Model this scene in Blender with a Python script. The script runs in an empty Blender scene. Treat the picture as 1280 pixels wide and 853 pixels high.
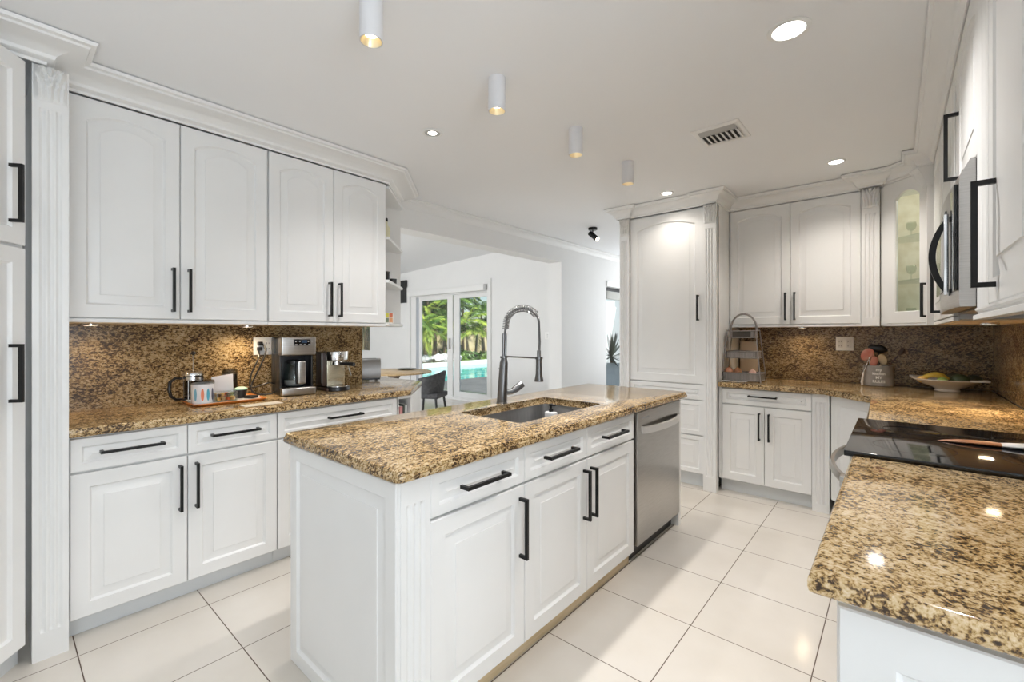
import bpy, bmesh, math, random
from mathutils import Vector, Matrix
R = math.radians
PI = math.pi
random.seed(7)
sc = bpy.context.scene
C = sc.collection
# ---------------------------------------------------------------- camera
cd = bpy.data.cameras.new('camera'); cam = bpy.data.objects.new('camera', cd); C.objects.link(cam)
cam.location = (0, 0, 1.32); cam.rotation_euler = (R(90), 0, R(40.72))
cd.sensor_width = 36; cd.lens = 36 * 558 / 1280; cd.shift_y = -9.5 / 1280; cd.clip_start = .02
sc.camera = cam
# ---------------------------------------------------------------- light
sc.view_settings.view_transform = 'Standard'; sc.view_settings.look = 'None'
sc.view_settings.exposure = 0.3; sc.view_settings.gamma = 1; sc.view_settings.use_curve_mapping = False
w = bpy.data.worlds.new('World'); sc.world = w; w.use_nodes = True
nt = w.node_tree; bg = nt.nodes['Background']
sky = nt.nodes.new('ShaderNodeTexSky'); sky.sky_type = 'NISHITA'; sky.sun_disc = False
sky.sun_elevation = R(55); sky.sun_rotation = R(150)
nt.links.new(sky.outputs[0], bg.inputs[0]); bg.inputs[1].default_value = .11
def lamp(name, kind, loc, energy, col=(1, 1, 1), rot=(0, 0, 0), **k):
    l = bpy.data.lights.new(name, kind); l.energy = energy; l.color = col
    for a, v in k.items(): setattr(l, a, v)
    o = bpy.data.objects.new(name, l); o.location = loc; o.rotation_euler = rot; C.objects.link(o); return o
lamp('sun', 'SUN', (0, 0, 10), 6.0, (1, .95, .86), (R(38), 0, R(62)), angle=R(1))
FILL_COL = (.85, .925, 1)
# area fills added at unseen openings to brighten the kitchen, dining room and passage
lamp('fill_south', 'AREA', (-.9, -2.35, 1.45), 5, FILL_COL, (R(148), 0, 0), shape='RECTANGLE', size=3.2, size_y=1.9)
lamp('fill_east', 'AREA', (2.15, -.6, 1.45), 78, FILL_COL, (R(125), 0, R(90)), shape='RECTANGLE', size=2.4, size_y=1.9)
lamp('fill_dining', 'AREA', (-6.4, -.36, 1.6), 125, (.95, .975, 1), (R(112), 0, 0), shape='RECTANGLE', size=2.8, size_y=1.8)
lamp('fill_passage', 'AREA', (-2.63, 6.92, 1.5), 16, (.96, .98, 1), (R(-110), 0, 0), shape='RECTANGLE', size=.9, size_y=1.8)
cy = sc.cycles
cy.max_bounces = 10; cy.diffuse_bounces = 6; cy.glossy_bounces = 5; cy.transmission_bounces = 8; cy.transparent_max_bounces = 12
cy.sample_clamp_indirect = 4; cy.caustics_reflective = False; cy.caustics_refractive = False; cy.use_denoising = True

# ---------------------------------------------------------------- materials
def mat(name, col, rough=.5, metal=0, **k):
    m = bpy.data.materials.new(name); m.use_nodes = True
    p = m.node_tree.nodes['Principled BSDF']
    p.inputs['Base Color'].default_value = (*col, 1); p.inputs['Roughness'].default_value = rough; p.inputs['Metallic'].default_value = metal
    for a, v in k.items(): p.inputs[a].default_value = v
    return m
def nd(m, t, **k):
    n = m.node_tree.nodes.new(t)
    for a, v in k.items(): setattr(n, a, v)
    return n
def ln(m, a, b): m.node_tree.links.new(a, b)
def P(m): return m.node_tree.nodes['Principled BSDF']
def noisy(m, scale, c1, c2, sc3=(1, 1, 1), detail=4, lo=.35, hi=.65, bump=0, use_obj=False):
    tc = nd(m, 'ShaderNodeTexCoord'); mp = nd(m, 'ShaderNodeMapping'); mp.inputs['Scale'].default_value = sc3
    n = nd(m, 'ShaderNodeTexNoise'); n.inputs['Scale'].default_value = scale; n.inputs['Detail'].default_value = detail
    r = nd(m, 'ShaderNodeValToRGB'); r.color_ramp.elements[0].position = lo; r.color_ramp.elements[1].position = hi
    r.color_ramp.elements[0].color = (*c1, 1); r.color_ramp.elements[1].color = (*c2, 1)
    ln(m, tc.outputs['Object'], mp.inputs[0]); ln(m, mp.outputs[0], n.inputs[0]); ln(m, n.outputs['Fac'], r.inputs[0]); ln(m, r.outputs[0], P(m).inputs['Base Color'])
    if bump:
        b = nd(m, 'ShaderNodeBump'); b.inputs['Strength'].default_value = bump; b.inputs['Distance'].default_value = .002
        ln(m, n.outputs['Fac'], b.inputs['Height']); ln(m, b.outputs[0], P(m).inputs['Normal'])
    return m
WHITE = noisy(mat('cabinet_white', (.8, .8, .79), .32), 3, (.775, .775, .765), (.8, .8, .79))
WALLM = noisy(mat('wall_paint', (.8, .8, .79), .6), 2, (.79, .79, .785), (.81, .81, .80), bump=.05)
CEIL = noisy(mat('ceiling_paint', (.85, .86, .875), .7), 1.5, (.85, .86, .875), (.86, .87, .885), bump=.05)
TRIM = mat('crown_white', (.8, .8, .79), .4)
TOE = mat('toe_kick_grey', (.66, .68, .69), .45)
TOEW = noisy(mat('raw_plywood', (.6, .48, .3), .6), 6, (.55, .43, .26), (.66, .54, .36), (1, 8, 8))
UNDERW = noisy(mat('cabinet_underside_wood', (.75, .62, .45), .6), 5, (.7, .57, .4), (.8, .68, .5), (8, 1, 1))
BLACK = mat('matt_black_metal', (.018, .018, .018), .38, .6)
BLKP = mat('black_plastic', (.015, .015, .016), .3)
STEEL = noisy(mat('brushed_steel', (.5, .48, .46), .28, 1), 8, (.44, .425, .405), (.52, .505, .485), (1, 1, 60))
GUN = mat('gunmetal_faucet', (.17, .17, .17), .3, .9)
CHROME = mat('polished_chrome', (.8, .8, .8), .1, 1)
SINKM = noisy(mat('sink_steel', (.42, .42, .42), .35, .9), 10, (.36, .36, .36), (.46, .46, .46), (1, 30, 1))
BGLASS = mat('black_ceramic_glass', (.008, .008, .009), .06)
BROWNP = noisy(mat('dark_brown_side', (.06, .03, .02), .3), 6, (.05, .025, .015), (.09, .045, .03))
CREAMI = noisy(mat('cream_cabinet_interior', (.8, .77, .68), .6), 14, (.7, .66, .55), (.84, .81, .73))
def glass(name, tint=(.95, .98, .97), r=.02):
    m = bpy.data.materials.new(name); m.use_nodes = True; t = m.node_tree; t.nodes.remove(t.nodes['Principled BSDF'])
    o = t.nodes['Material Output']; a = t.nodes.new('ShaderNodeBsdfTransparent'); a.inputs[0].default_value = (*tint, 1)
    g = t.nodes.new('ShaderNodeBsdfGlossy'); g.inputs['Roughness'].default_value = r
    lw = t.nodes.new('ShaderNodeLayerWeight'); lw.inputs[0].default_value = .5; x = t.nodes.new('ShaderNodeMixShader')
    pw = t.nodes.new('ShaderNodeMath'); pw.operation = 'POWER'; pw.inputs[1].default_value = 4; t.links.new(lw.outputs['Facing'], pw.inputs[0])
    f = t.nodes.new('ShaderNodeMath'); f.operation = 'MULTIPLY_ADD'; f.inputs[1].default_value = .8; f.inputs[2].default_value = .04; t.links.new(pw.outputs[0], f.inputs[0])
    t.links.new(f.outputs[0], x.inputs[0]); t.links.new(a.outputs[0], x.inputs[1]); t.links.new(g.outputs[0], x.inputs[2]); t.links.new(x.outputs[0], o.inputs[0])
    return m
GLASS = glass('clear_glass'); GLASSD = glass('smoked_glass', (.55, .55, .55)); GLASSG = glass('greenish_glass', (.93, .97, .95))
def emis(name, col, s):
    m = mat(name, col, .5); P(m).inputs['Emission Color'].default_value = (*col, 1); P(m).inputs['Emission Strength'].default_value = s; return m
LED = emis('lit_led_diffuser', (1, .97, .92), 8); LEDW = emis('lit_warm_lamp', (1, .86, .64), 6)
PUCK = emis('lit_puck_diffuser', (1, .85, .65), 2.5)
GOLD = mat('warm_reflector', (.95, .82, .55), .3, .6)
def granite(name, sc3, dark, rough=.12, spec=.5, w2=.4, sh=0):
    m = mat(name, (.5, .35, .2), rough); P(m).inputs['Specular IOR Level'].default_value = spec
    tc = nd(m, 'ShaderNodeNewGeometry'); mp = nd(m, 'ShaderNodeMapping'); mp.inputs['Scale'].default_value = sc3; mp.inputs['Rotation'].default_value = (.12, .1, .3)
    ln(m, tc.outputs['Position'], mp.inputs[0])
    n1 = nd(m, 'ShaderNodeTexNoise'); n1.inputs['Scale'].default_value = 72; n1.inputs['Detail'].default_value = 3; n1.inputs['Roughness'].default_value = .7; n1.inputs['Distortion'].default_value = .6
    n2 = nd(m, 'ShaderNodeTexNoise'); n2.inputs['Scale'].default_value = 9; n2.inputs['Detail'].default_value = 4
    n3 = nd(m, 'ShaderNodeTexNoise'); n3.inputs['Scale'].default_value = 170; n3.inputs['Detail'].default_value = 2
    for n in (n1, n2, n3): ln(m, mp.outputs[0], n.inputs[0])
    a = nd(m, 'ShaderNodeMath', operation='MULTIPLY_ADD'); a.inputs[1].default_value = w2; ln(m, n2.outputs['Fac'], a.inputs[0]); ln(m, n1.outputs['Fac'], a.inputs[2])
    b = nd(m, 'ShaderNodeMath', operation='MULTIPLY_ADD'); b.inputs[1].default_value = .55; ln(m, n3.outputs['Fac'], b.inputs[0]); ln(m, a.outputs[0], b.inputs[2])
    r = nd(m, 'ShaderNodeValToRGB'); cr = r.color_ramp
    k = dark
    els = [(.0, (.025, .016, .010)), (.30, (.05, .03, .018)), (.40, (.15 * k, .09 * k, .042 * k)), (.47, (.32 * k, .195 * k, .075 * k)), (.55, (.50 * k, .335 * k, .145 * k)), (.66, (.64 * k, .47 * k, .26 * k)), (1, (.78 * k, .64 * k, .45 * k))]
    cr.elements[0].position = 0; cr.elements[0].color = (*els[0][1], 1); cr.elements[1].position = 1; cr.elements[1].color = (*els[-1][1], 1)
    for p, c in els[1:-1]: e = cr.elements.new(p); e.color = (*c, 1)
    s = nd(m, 'ShaderNodeMapRange'); mid = .5 + .5 * w2 + .275 - sh; s.inputs['From Min'].default_value = mid - .325; s.inputs['From Max'].default_value = mid + .315; ln(m, b.outputs[0], s.inputs[0])
    ln(m, s.outputs[0], r.inputs[0]); ln(m, r.outputs[0], P(m).inputs['Base Color'])
    return m
GR_ISL = granite('granite_island', (1.45, .8, 1.3), .78, .12, .5, .4, .0)
GR_PEN = granite('granite_near_counter', (1.0, 1.0, 1.0), .95, .1, .5, .4, .04)
GR_CTR = granite('granite_counter', (1.2, .9, 1.2), .95)
GR_SPL = granite('granite_backsplash_left', (1.0, .75, 1.35), .72, .18, .4)
GR_SPB = granite('granite_backsplash_back', (.75, 1.0, 1.35), .55, .22, .3)
def tile_mat():
    m = mat('floor_tile', (.8, .75, .68), .16)
    g = nd(m, 'ShaderNodeNewGeometry'); sx = nd(m, 'ShaderNodeSeparateXYZ'); ln(m, g.outputs['Position'], sx.inputs[0])
    outs = []
    for ax, o in (('X', 2.534), ('Y', -.683)):
        a = nd(m, 'ShaderNodeMath', operation='ADD'); a.inputs[1].default_value = o + .4575 * 20; ln(m, sx.outputs[ax], a.inputs[0])
        d = nd(m, 'ShaderNodeMath', operation='DIVIDE'); d.inputs[1].default_value = .4575; ln(m, a.outputs[0], d.inputs[0])
        f = nd(m, 'ShaderNodeMath', operation='FRACT'); ln(m, d.outputs[0], f.inputs[0])
        s = nd(m, 'ShaderNodeMath', operation='SUBTRACT'); s.inputs[1].default_value = .5; ln(m, f.outputs[0], s.inputs[0])
        b = nd(m, 'ShaderNodeMath', operation='ABSOLUTE'); ln(m, s.outputs[0], b.inputs[0]); outs.append(b)
    mx = nd(m, 'ShaderNodeMath', operation='MAXIMUM'); ln(m, outs[0].outputs[0], mx.inputs[0]); ln(m, outs[1].outputs[0], mx.inputs[1])
    gt = nd(m, 'ShaderNodeMath', operation='GREATER_THAN'); gt.inputs[1].default_value = .4957; ln(m, mx.outputs[0], gt.inputs[0])
    n = nd(m, 'ShaderNodeTexNoise'); n.inputs['Scale'].default_value = 2.2; n.inputs['Detail'].default_value = 5; ln(m, g.outputs['Position'], n.inputs[0])
    r = nd(m, 'ShaderNodeValToRGB'); r.color_ramp.elements[0].position = .3; r.color_ramp.elements[1].position = .7
    r.color_ramp.elements[0].color = (.63, .585, .52, 1); r.color_ramp.elements[1].color = (.70, .66, .605, 1); ln(m, n.outputs['Fac'], r.inputs[0])
    mix = nd(m, 'ShaderNodeMix', data_type='RGBA'); ln(m, gt.outputs[0], mix.inputs[0]); ln(m, r.outputs[0], mix.inputs[6]); mix.inputs[7].default_value = (.10, .065, .045, 1)
    ln(m, mix.outputs[2], P(m).inputs['Base Color'])
    rr = nd(m, 'ShaderNodeMapRange'); rr.inputs['To Min'].default_value = .14; rr.inputs['To Max'].default_value = .7; ln(m, gt.outputs[0], rr.inputs[0]); ln(m, rr.outputs[0], P(m).inputs['Roughness'])
    bp = nd(m, 'ShaderNodeBump'); bp.invert = True; bp.inputs['Distance'].default_value = .002; bp.inputs['Strength'].default_value = .5; ln(m, gt.outputs[0], bp.inputs['Height']); ln(m, bp.outputs[0], P(m).inputs['Normal'])
    return m
TILE = tile_mat()

# ---------------------------------------------------------------- mesh builder
class B:
    def __init__(s): s.bm = bmesh.new(); s.m = 0
    def _f(s, vs):
        try: f = s.bm.faces.new(vs); f.material_index = s.m; return f
        except ValueError: return None
    def box(s, x0, x1, y0, y1, z0, z1, bev=0, seg=2):
        v = [s.bm.verts.new((x, y, z)) for z in (z0, z1) for y in (y0, y1) for x in (x0, x1)]
        fs = [s._f([v[i] for i in q]) for q in ((0, 2, 3, 1), (4, 5, 7, 6), (0, 1, 5, 4), (2, 6, 7, 3), (0, 4, 6, 2), (1, 3, 7, 5))]
        if bev:
            es = list({e for f in fs for e in f.edges})
            r = bmesh.ops.bevel(s.bm, geom=es, offset=bev, segments=seg, affect='EDGES', profile=.6)
            for f in r['faces']: f.material_index = s.m
        return s
    def prism(s, poly, z0, z1, bev=0, seg=3):
        a = [s.bm.verts.new((x, y, z0)) for x, y in poly]; b = [s.bm.verts.new((x, y, z1)) for x, y in poly]; n = len(poly)
        s._f(a[::-1]); top = s._f(b)
        for i in range(n): s._f((a[i], a[(i + 1) % n], b[(i + 1) % n], b[i]))
        if bev:
            es = [e for e in s.bm.edges if all(v in set(a) for v in e.verts) or all(v in set(b) for v in e.verts)]
            r = bmesh.ops.bevel(s.bm, geom=es, offset=bev, segments=seg, affect='EDGES', profile=.5)
            for f in r['faces']: f.material_index = s.m
        return s
    def loops(s, ls, cap0=True, cap1=True, close=True):
        L = [[s.bm.verts.new(p) for p in l] for l in ls]
        for a, b in zip(L, L[1:]):
            n = len(a)
            for i in range(n if close else n - 1): s._f((a[i], a[(i + 1) % n], b[(i + 1) % n], b[i]))
        if cap0: s._f(L[0][::-1])
        if cap1: s._f(L[-1])
        return s
    def ringloops(s, ls):
        L = [[s.bm.verts.new(p) for p in l] for l in ls]; L.append(L[0])
        for a, b in zip(L, L[1:]):
            n = len(a)
            for i in range(n): s._f((a[i], a[(i + 1) % n], b[(i + 1) % n], b[i]))
        return s
    def tube(s, pts, r, n=10, cap=True):
        pts = [Vector(p) for p in pts]; rs = r if isinstance(r, (list, tuple)) else [r] * len(pts)
        ls = []; u = None
        for i, p in enumerate(pts):
            d = (pts[min(i + 1, len(pts) - 1)] - pts[max(i - 1, 0)]).normalized()
            if u is None: u = d.orthogonal().normalized()
            u = (u - d * u.dot(d)).normalized(); v = d.cross(u)
            ls.append([p + (u * math.cos(2 * PI * k / n) + v * math.sin(2 * PI * k / n)) * rs[i] for k in range(n)])
        return s.loops(ls, cap, cap)
    def lathe(s, prof, c=(0, 0, 0), n=24, cap=True, sx=1, sy=1):
        ls = [[(c[0] + r * sx * math.cos(2 * PI * k / n), c[1] + r * sy * math.sin(2 * PI * k / n), c[2] + z) for k in range(n)] for r, z in prof]
        return s.loops(ls, cap, cap)
    def sphere(s, c, r, sx=1, sy=1, sz=1, n=14):
        k = n // 2
        prof = [(max(r * math.sin(PI * i / k), 1e-4), -r * math.cos(PI * i / k) * sz) for i in range(k + 1)]
        return s.lathe(prof, c, n, True, sx, sy)
    def xf(s, M): bmesh.ops.transform(s.bm, matrix=M, verts=s.bm.verts[:]); return s
def obj(name, b, mats, parent=None, ang=35, loc=None, rot=None):
    me = bpy.data.meshes.new(name)
    bmesh.ops.recalc_face_normals(b.bm, faces=b.bm.faces[:])
    b.bm.to_mesh(me); b.bm.free()
    for m in (mats if isinstance(mats, (list, tuple)) else [mats]): me.materials.append(m)
    for p in me.polygons: p.use_smooth = True
    me.set_sharp_from_angle(angle=R(ang))
    o = bpy.data.objects.new(name, me); C.objects.link(o)
    if parent: o.parent = parent
    if loc: o.location = loc
    if rot is not None: o.rotation_euler = (0, 0, rot)
    return o
def tag(o, label, cat, group=None, kind=None):
    o['label'] = label; o['category'] = cat
    if group: o['group'] = group
    if kind: o['kind'] = kind
    return o
def thing(name, label, cat, loc=(0, 0, 0), rz=0, group=None):
    o = bpy.data.objects.new(name, None); C.objects.link(o); o.location = loc; o.rotation_euler = (0, 0, R(rz)); o.empty_display_size = .05
    return tag(o, label, cat, group)
def struct(name, b, m, ang=35): o = obj(name, b, m, ang=ang); o['kind'] = 'structure'; return o
def copy_tree(o, parent=None):
    c = o.copy(); C.objects.link(c)
    if parent: c.parent = parent
    for ch in [k for k in bpy.data.objects if k.parent == o]: copy_tree(ch, c)
    return c

# ---------------------------------------------------------------- cabinet parts
K = 14
def contour(x0, x1, z0, z1, i, y, arch):
    a, b, lo, hi = x0 + i, x1 - i, z0 + i, z1 - i
    pts = [(a, y, lo), (b, y, lo)]
    for k in range(K):
        u = 1 - k / (K - 1); pts.append((a + (b - a) * u, y, hi - arch * (2 * u - 1) ** 2))
    return pts
def panel(b, x0, x1, z0, z1, y=0, t=.02, arch=0, fr=.06, raised=True):
    fr = min(fr, (x1 - x0) * .28, (z1 - z0) * .28)
    c = lambda i, yy, a=0: contour(x0, x1, z0, z1, i, yy, a)
    ls = [c(0, y + t), c(0, y + .003), c(.003, y)]
    if raised:
        w = min(.034, (z1 - z0) * .16)
        ls += [c(fr, y, arch), c(fr + .003, y + .006, arch), c(fr + .008, y + .011, arch), c(fr + .012, y + .011, arch), c(fr + .012 + w, y + .003, arch), c(fr + .014 + w, y + .0005, arch)]
    b.loops(ls)
    return b
def bar_handle(p0, p1, out, parent, s=.006, mat_=None):
    """square bar pull between two ends on a face; out = offset vector"""
    b = B(); p0 = Vector(p0); p1 = Vector(p1); o = Vector(out); d = (p1 - p0).normalized(); q = o.normalized(); r = d.cross(q)
    def beam(a, c, u, v):
        b.loops([[a + u * s + v * s, a - u * s + v * s, a - u * s - v * s, a + u * s - v * s], [c + u * s + v * s, c - u * s + v * s, c - u * s - v * s, c + u * s - v * s]])
    beam(p0 + o - d * s, p1 + o + d * s, q, r)
    beam(p0, p0 + o - q * s, d, r); beam(p1, p1 + o - q * s, d, r)
    return obj('handle', b, mat_ or BLACK, parent, 20)
def vh(parent, x, z0, z1): bar_handle((x, 0, z0), (x, 0, z1), (0, -.036, 0), parent)
def hh(parent, x0, x1, z): bar_handle((x0, 0, z), (x1, 0, z), (0, -.036, 0), parent)
def door(par, x0, x1, z0, z1, arch=0, h=None, name='door', fr=.06):
    g = .0018
    b = B(); panel(b, x0 + g, x1 - g, z0 + g, z1 - g, arch=arch, fr=fr)
    d = obj(name, b, WHITE, par, 20)
    if h:
        if h[0] == 'v': vh(d, h[1], h[2], h[3])
        else: hh(d, h[1], h[2], h[3])
    return d
def carcass(par, x0, x1, dep, z0, z1, toe=True, toemat=TOE, toey=.065, name='body'):
    b = B(); b.box(x0, x1, .0215, dep, z0, z1); obj(name, b, WHITE, par)
    if toe: b = B(); b.box(x0, x1, toey, toey + .018, 0, z0 - .001); obj('toe_kick', b, toemat, par)
def flute_strip(b, x0, x1, z0, z1, y0, y1, nfl=3, e0=.09, e1=.09):
    """pilaster from y0 (front) to y1 (back) with vertical flutes"""
    w = x1 - x0; pr = [(x0, y1), (x0, y0)]; m = w * .16; fw = (w - 2 * m) / nfl
    for i in range(nfl):
        a = x0 + m + fw * i + fw * .12; c = a + fw * .76
        for k in range(7):
            u = k / 6; pr.append((a + (c - a) * u, y0 + .008 * math.sin(PI * u)))
    pr += [(x1, y0), (x1, y1)]
    flat = [(p[0], y0 if 1 < i < len(pr) - 2 else p[1]) for i, p in enumerate(pr)]
    L = lambda q, z: [(x, y, z) for x, y in q]
    b.loops([L(flat, z0), L(flat, z0 + e0), L(pr, z0 + e0 + .012), L(pr, z1 - e1 - .012), L(flat, z1 - e1), L(flat, z1)])
def carved(b, x0, x1, z0, z1, y0):
    """carved leaf capital: relief grid bulging towards -y"""
    nx, nz = 22, 28; G = []
    for j in range(nz + 1):
        row = []
        for i in range(nx + 1):
            u = i / nx; v = j / nz; s = 2 * u - 1
            env = (1 - abs(s) ** 6) * (1 - abs(2 * v - 1) ** 8)
            leaf = .5 + .5 * math.cos(5.5 * PI * abs(s) - 7 * v + 2.2 * math.sin(4 * v))
            vein = math.exp(-(s * 5) ** 2) * .8
            scroll = .6 * math.exp(-((abs(s) - .6) ** 2 + (v - .82) ** 2) * 30)
            h = env * (.008 + .022 * leaf * (.4 + .6 * v) + .016 * vein * (.3 + v) + .024 * scroll + .012 * v * v)
            row.append(b.bm.verts.new((x0 + (x1 - x0) * u, y0 - h, z0 + (z1 - z0) * v)))
        G.append(row)
    for j in range(nz):
        for i in range(nx): b._f((G[j][i], G[j][i + 1], G[j + 1][i + 1], G[j + 1][i]))
def pilaster(par, x0, x1, z0, z1, y0, y1, cap=.15, e0=.1):
    b = B(); flute_strip(b, x0, x1, z0, z1, y0, y1, 3, e0, cap + .04); obj('pilaster', b, WHITE, par, 25)
    if cap: b = B(); carved(b, x0 + .004, x1 - .004, z1 - cap, z1, y0 - .0005); obj('carved_capital', b, WHITE, par, 60)
CRN = [(0, 0), (.008, 0), (.010, .012), (.02, .016), (.028, .022), (.032, .034), (.045, .046), (.066, .058), (.09, .066), (.108, .070), (.112, .078), (.125, .082), (.13, .0955)]
def crown(name, path, z0=2.4, k=1.0, zk=1.0, prof=CRN):
    """mitred moulding along path; sticks out to the right hand of travel"""
    n = len(path); P2 = [Vector(p) for p in path]; off = []
    for i in range(n):
        ds = []
        if i: ds.append((P2[i] - P2[i - 1]).normalized())
        if i < n - 1: ds.append((P2[i + 1] - P2[i]).normalized())
        ns = [Vector((d.y, -d.x)) for d in ds]
        m = sum(ns, Vector((0, 0))).normalized(); off.append(m / max(.35, m.dot(ns[0])))
    b = B(); L = [[(P2[i].x + off[i].x * o * k, P2[i].y + off[i].y * o * k, z0 + z * zk) for i in range(n)] for o, z in prof]
    L.append([(P2[i].x, P2[i].y, z0 + prof[-1][1] * zk) for i in range(n)])
    V = [[b.bm.verts.new(p) for p in l] for l in L]; V.append(V[0])
    for a, c in zip(V, V[1:]):
        for i in range(n - 1): b._f((a[i], a[i + 1], c[i + 1], c[i]))
    for e in (0, n - 1): b._f([v[e] for v in V[:-1]])
    return struct(name, b, TRIM, 30)

# ---------------------------------------------------------------- structure
XW, XE, YB, ZC = -3.26, .54, 4.64, 2.50
b = B(); b.box(-10.5, 2.4, -2.6, 7.1, -.1, 0); struct('floor', b, TILE)
b = B(); b.box(-3.45, 2.4, -2.6, 7.1, ZC, ZC + .1); struct('ceiling', b, CEIL)
b = B(); b.loops([[(-10.5, -.5, 2.56), (-3.44, -.5, 2.91), (-3.44, 6.15, 2.91), (-10.5, 6.15, 2.56)], [(-10.5, -.5, 2.66), (-3.44, -.5, 3.01), (-3.44, 6.15, 3.01), (-10.5, 6.15, 2.66)]]); struct('ceiling_dining', b, CEIL)
b = B(); b.box(XW - .2, XW, -2.6, 1.93, 0, ZC); b.box(XW - .2, XW, 1.93, 4.76, 2.24, ZC + .5); b.box(XW - .2, XW, 4.76, 5.93, 0, ZC); b.box(XW - .2, XW, 5.93, 7.0, 2.02, ZC); b.box(XW - .2, XW, 6.85, 7.1, 0, 2.03)
b.box(XW - .2, XW - .001, -.5, 1.93, ZC, 3.0); b.box(XW - .2, XW - .001, 4.76, 6.15, ZC, 3.0)
struct('wall_left', b, WALLM)
b = B(); b.box(-2.0, XE + .15, YB, YB + .12, 0, ZC); b.box(-2.0, -1.88, YB, 7.0, 0, ZC); struct('wall_back', b, WALLM)
b = B(); b.box(XE, XE + .12, .95, YB, 0, ZC); b.box(XE, 2.3, .95, 1.0, 0, ZC)
b.box(2.25, 2.4, -2.6, -1.85, 0, ZC); b.box(2.25, 2.4, .65, 1.0, 0, ZC); b.box(2.25, 2.4, -1.85, .65, 0, .45); b.box(2.25, 2.4, -1.85, .65, 2.42, ZC); struct('wall_right', b, WALLM)
b = B(); b.box(-3.46, -2.55, -2.6, -2.45, 0, ZC); b.box(.75, 2.4, -2.6, -2.45, 0, ZC); b.box(-2.55, .75, -2.6, -2.45, 0, .45); b.box(-2.55, .75, -2.6, -2.45, 2.42, ZC); struct('wall_near', b, WALLM)
b = B(); b.box(-3.4, -3.1, 6.98, 7.1, 0, ZC); b.box(-2.16, -1.88, 6.98, 7.1, 0, ZC); b.box(-3.1, -2.16, 6.98, 7.1, 0, .55); b.box(-3.1, -2.16, 6.98, 7.1, 2.42, ZC); struct('wall_passage', b, WALLM)
# dining far wall with the sliding door opening and a window
b = B(); Y0, Y1 = 6.0, 6.15
b.box(-5.74, -3.44, Y0, Y1, 0, 2.95); b.box(-8.12, -5.74, Y0, Y1, 2.24, 2.95); b.box(-9.75, -8.12, Y0, Y1, 0, 2.8)
b.box(-10.5, -9.75, Y0, Y1, 0, .85); b.box(-10.5, -9.75, Y0, Y1, 2.1, 2.8); struct('wall_dining_far', b, WALLM)
b = B(); b.box(-10.6, -10.5, 4.4, 6.15, 0, 2.8); b.box(-10.6, -10.5, -.5, 4.4, 0, 2.8); struct('wall_dining_left', b, WALLM)
# frames added around the unseen fill openings, and the far dining window
def wframe(name, axis, p, a0, a1, z0, z1, n=2):
    b = B(); f = .05
    def bx(a, c, zz0, zz1):
        if axis == 'y': b.box(a, c, p - .03, p + .03, zz0, zz1)
        else: b.box(p - .03, p + .03, a, c, zz0, zz1)
    bx(a0, a1, z0, z0 + f); bx(a0, a1, z1 - f, z1)
    for k in range(n + 1):
        c = a0 + (a1 - a0 - f) * k / n; bx(c, c + f, z0 + f, z1 - f)
    return struct(name, b, TRIM)
wframe('unseen_window_1', 'y', -2.52, -2.55, .75, .45, 2.42, 3)
wframe('unseen_window_2', 'x', 2.32, -1.85, .65, .45, 2.42, 2)
b = B(); b.box(-2.54, .74, -2.56, -2.55, .46, 2.41); tag(obj('roller_blind', b, TRIM), 'added opaque white panel keeping sky light out of the unseen near-wall opening', 'blind')  # opaque panel added to block the sky at the near opening
b = B(); b.box(2.35, 2.36, -1.84, .64, .46, 2.41); tag(obj('roller_blind', b, TRIM), 'added opaque white panel keeping sky light out of the unseen side opening', 'blind')  # same added light block for the side opening
wframe('unseen_window_3', 'y', -.55, -7.9, -4.9, .6, 2.4, 2)
b = B(); b.box(-10.5, -7.9, -.6, -.5, 0, 3.0); b.box(-4.9, -3.46, -.6, -.5, 0, 3.0); b.box(-7.9, -4.9, -.6, -.5, 0, .6); b.box(-7.9, -4.9, -.6, -.5, 2.4, 3.0); struct('wall_dining_near', b, WALLM)
w4 = wframe('window_4', 'y', 6.07, -10.5, -9.75, .85, 2.1, 1)
b = B(); b.box(-10.45, -9.8, 6.068, 6.072, .9, 2.05); obj('glass_pane', b, GLASS, w4)
wframe('unseen_window_5', 'y', 7.05, -3.1, -2.16, .55, 2.42, 1)

# sliding glass door (door_1)
b = B(); f0, f1 = 6.02, 6.12
b.box(-8.12, -7.95, f0, f1, 0, 2.24); b.box(-5.80, -5.74, f0, f1, 0, 2.24); b.box(-7.95, -5.80, f0, f1, 2.10, 2.24); b.box(-7.95, -5.8, f0, f1, 0, .05)
dr = struct('door_1', b, TRIM)
for (a, c, y, s0, s1) in ((-7.87, -6.785, 6.055, .09, .155), (-6.775, -5.80, 6.085, .165, .03)):
    b = B(); b.box(a, a + s0, y - .014, y + .014, .051, 2.099); b.box(c - s1, c, y - .014, y + .014, .051, 2.099)
    b.box(a + s0 + .0005, c - s1 - .0005, y - .013, y + .013, 2.02, 2.099); b.box(a + s0 + .0005, c - s1 - .0005, y - .013, y + .013, .051, .16); s_ = obj('door_panel', b, TRIM, dr)
    b = B(); b.box(a + s0, c - s1, y - .002, y + .002, .16, 2.02); obj('glass_pane', b, GLASS, s_)
b = B(); b.box(-6.86, -6.84, 6.0, 6.035, 1.0, 1.22, .004); obj('door_handle', b, STEEL, dr)
b = B(); b.box(-8.22, -8.12, 5.975, 6.0, 0, 2.34); b.box(-5.74, -5.66, 5.975, 6.0, 0, 2.34); b.box(-8.12, -5.74, 5.975, 6.0, 2.24, 2.34); struct('trim_1', b, TRIM)
b = B(); b.box(-8.1, -5.78, 5.90, 5.99, 2.12, 2.23, .01); tag(obj('roller_blind', b, TRIM), 'white rolled-up blind housing across the top of the sliding glass door', 'blind')
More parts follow.
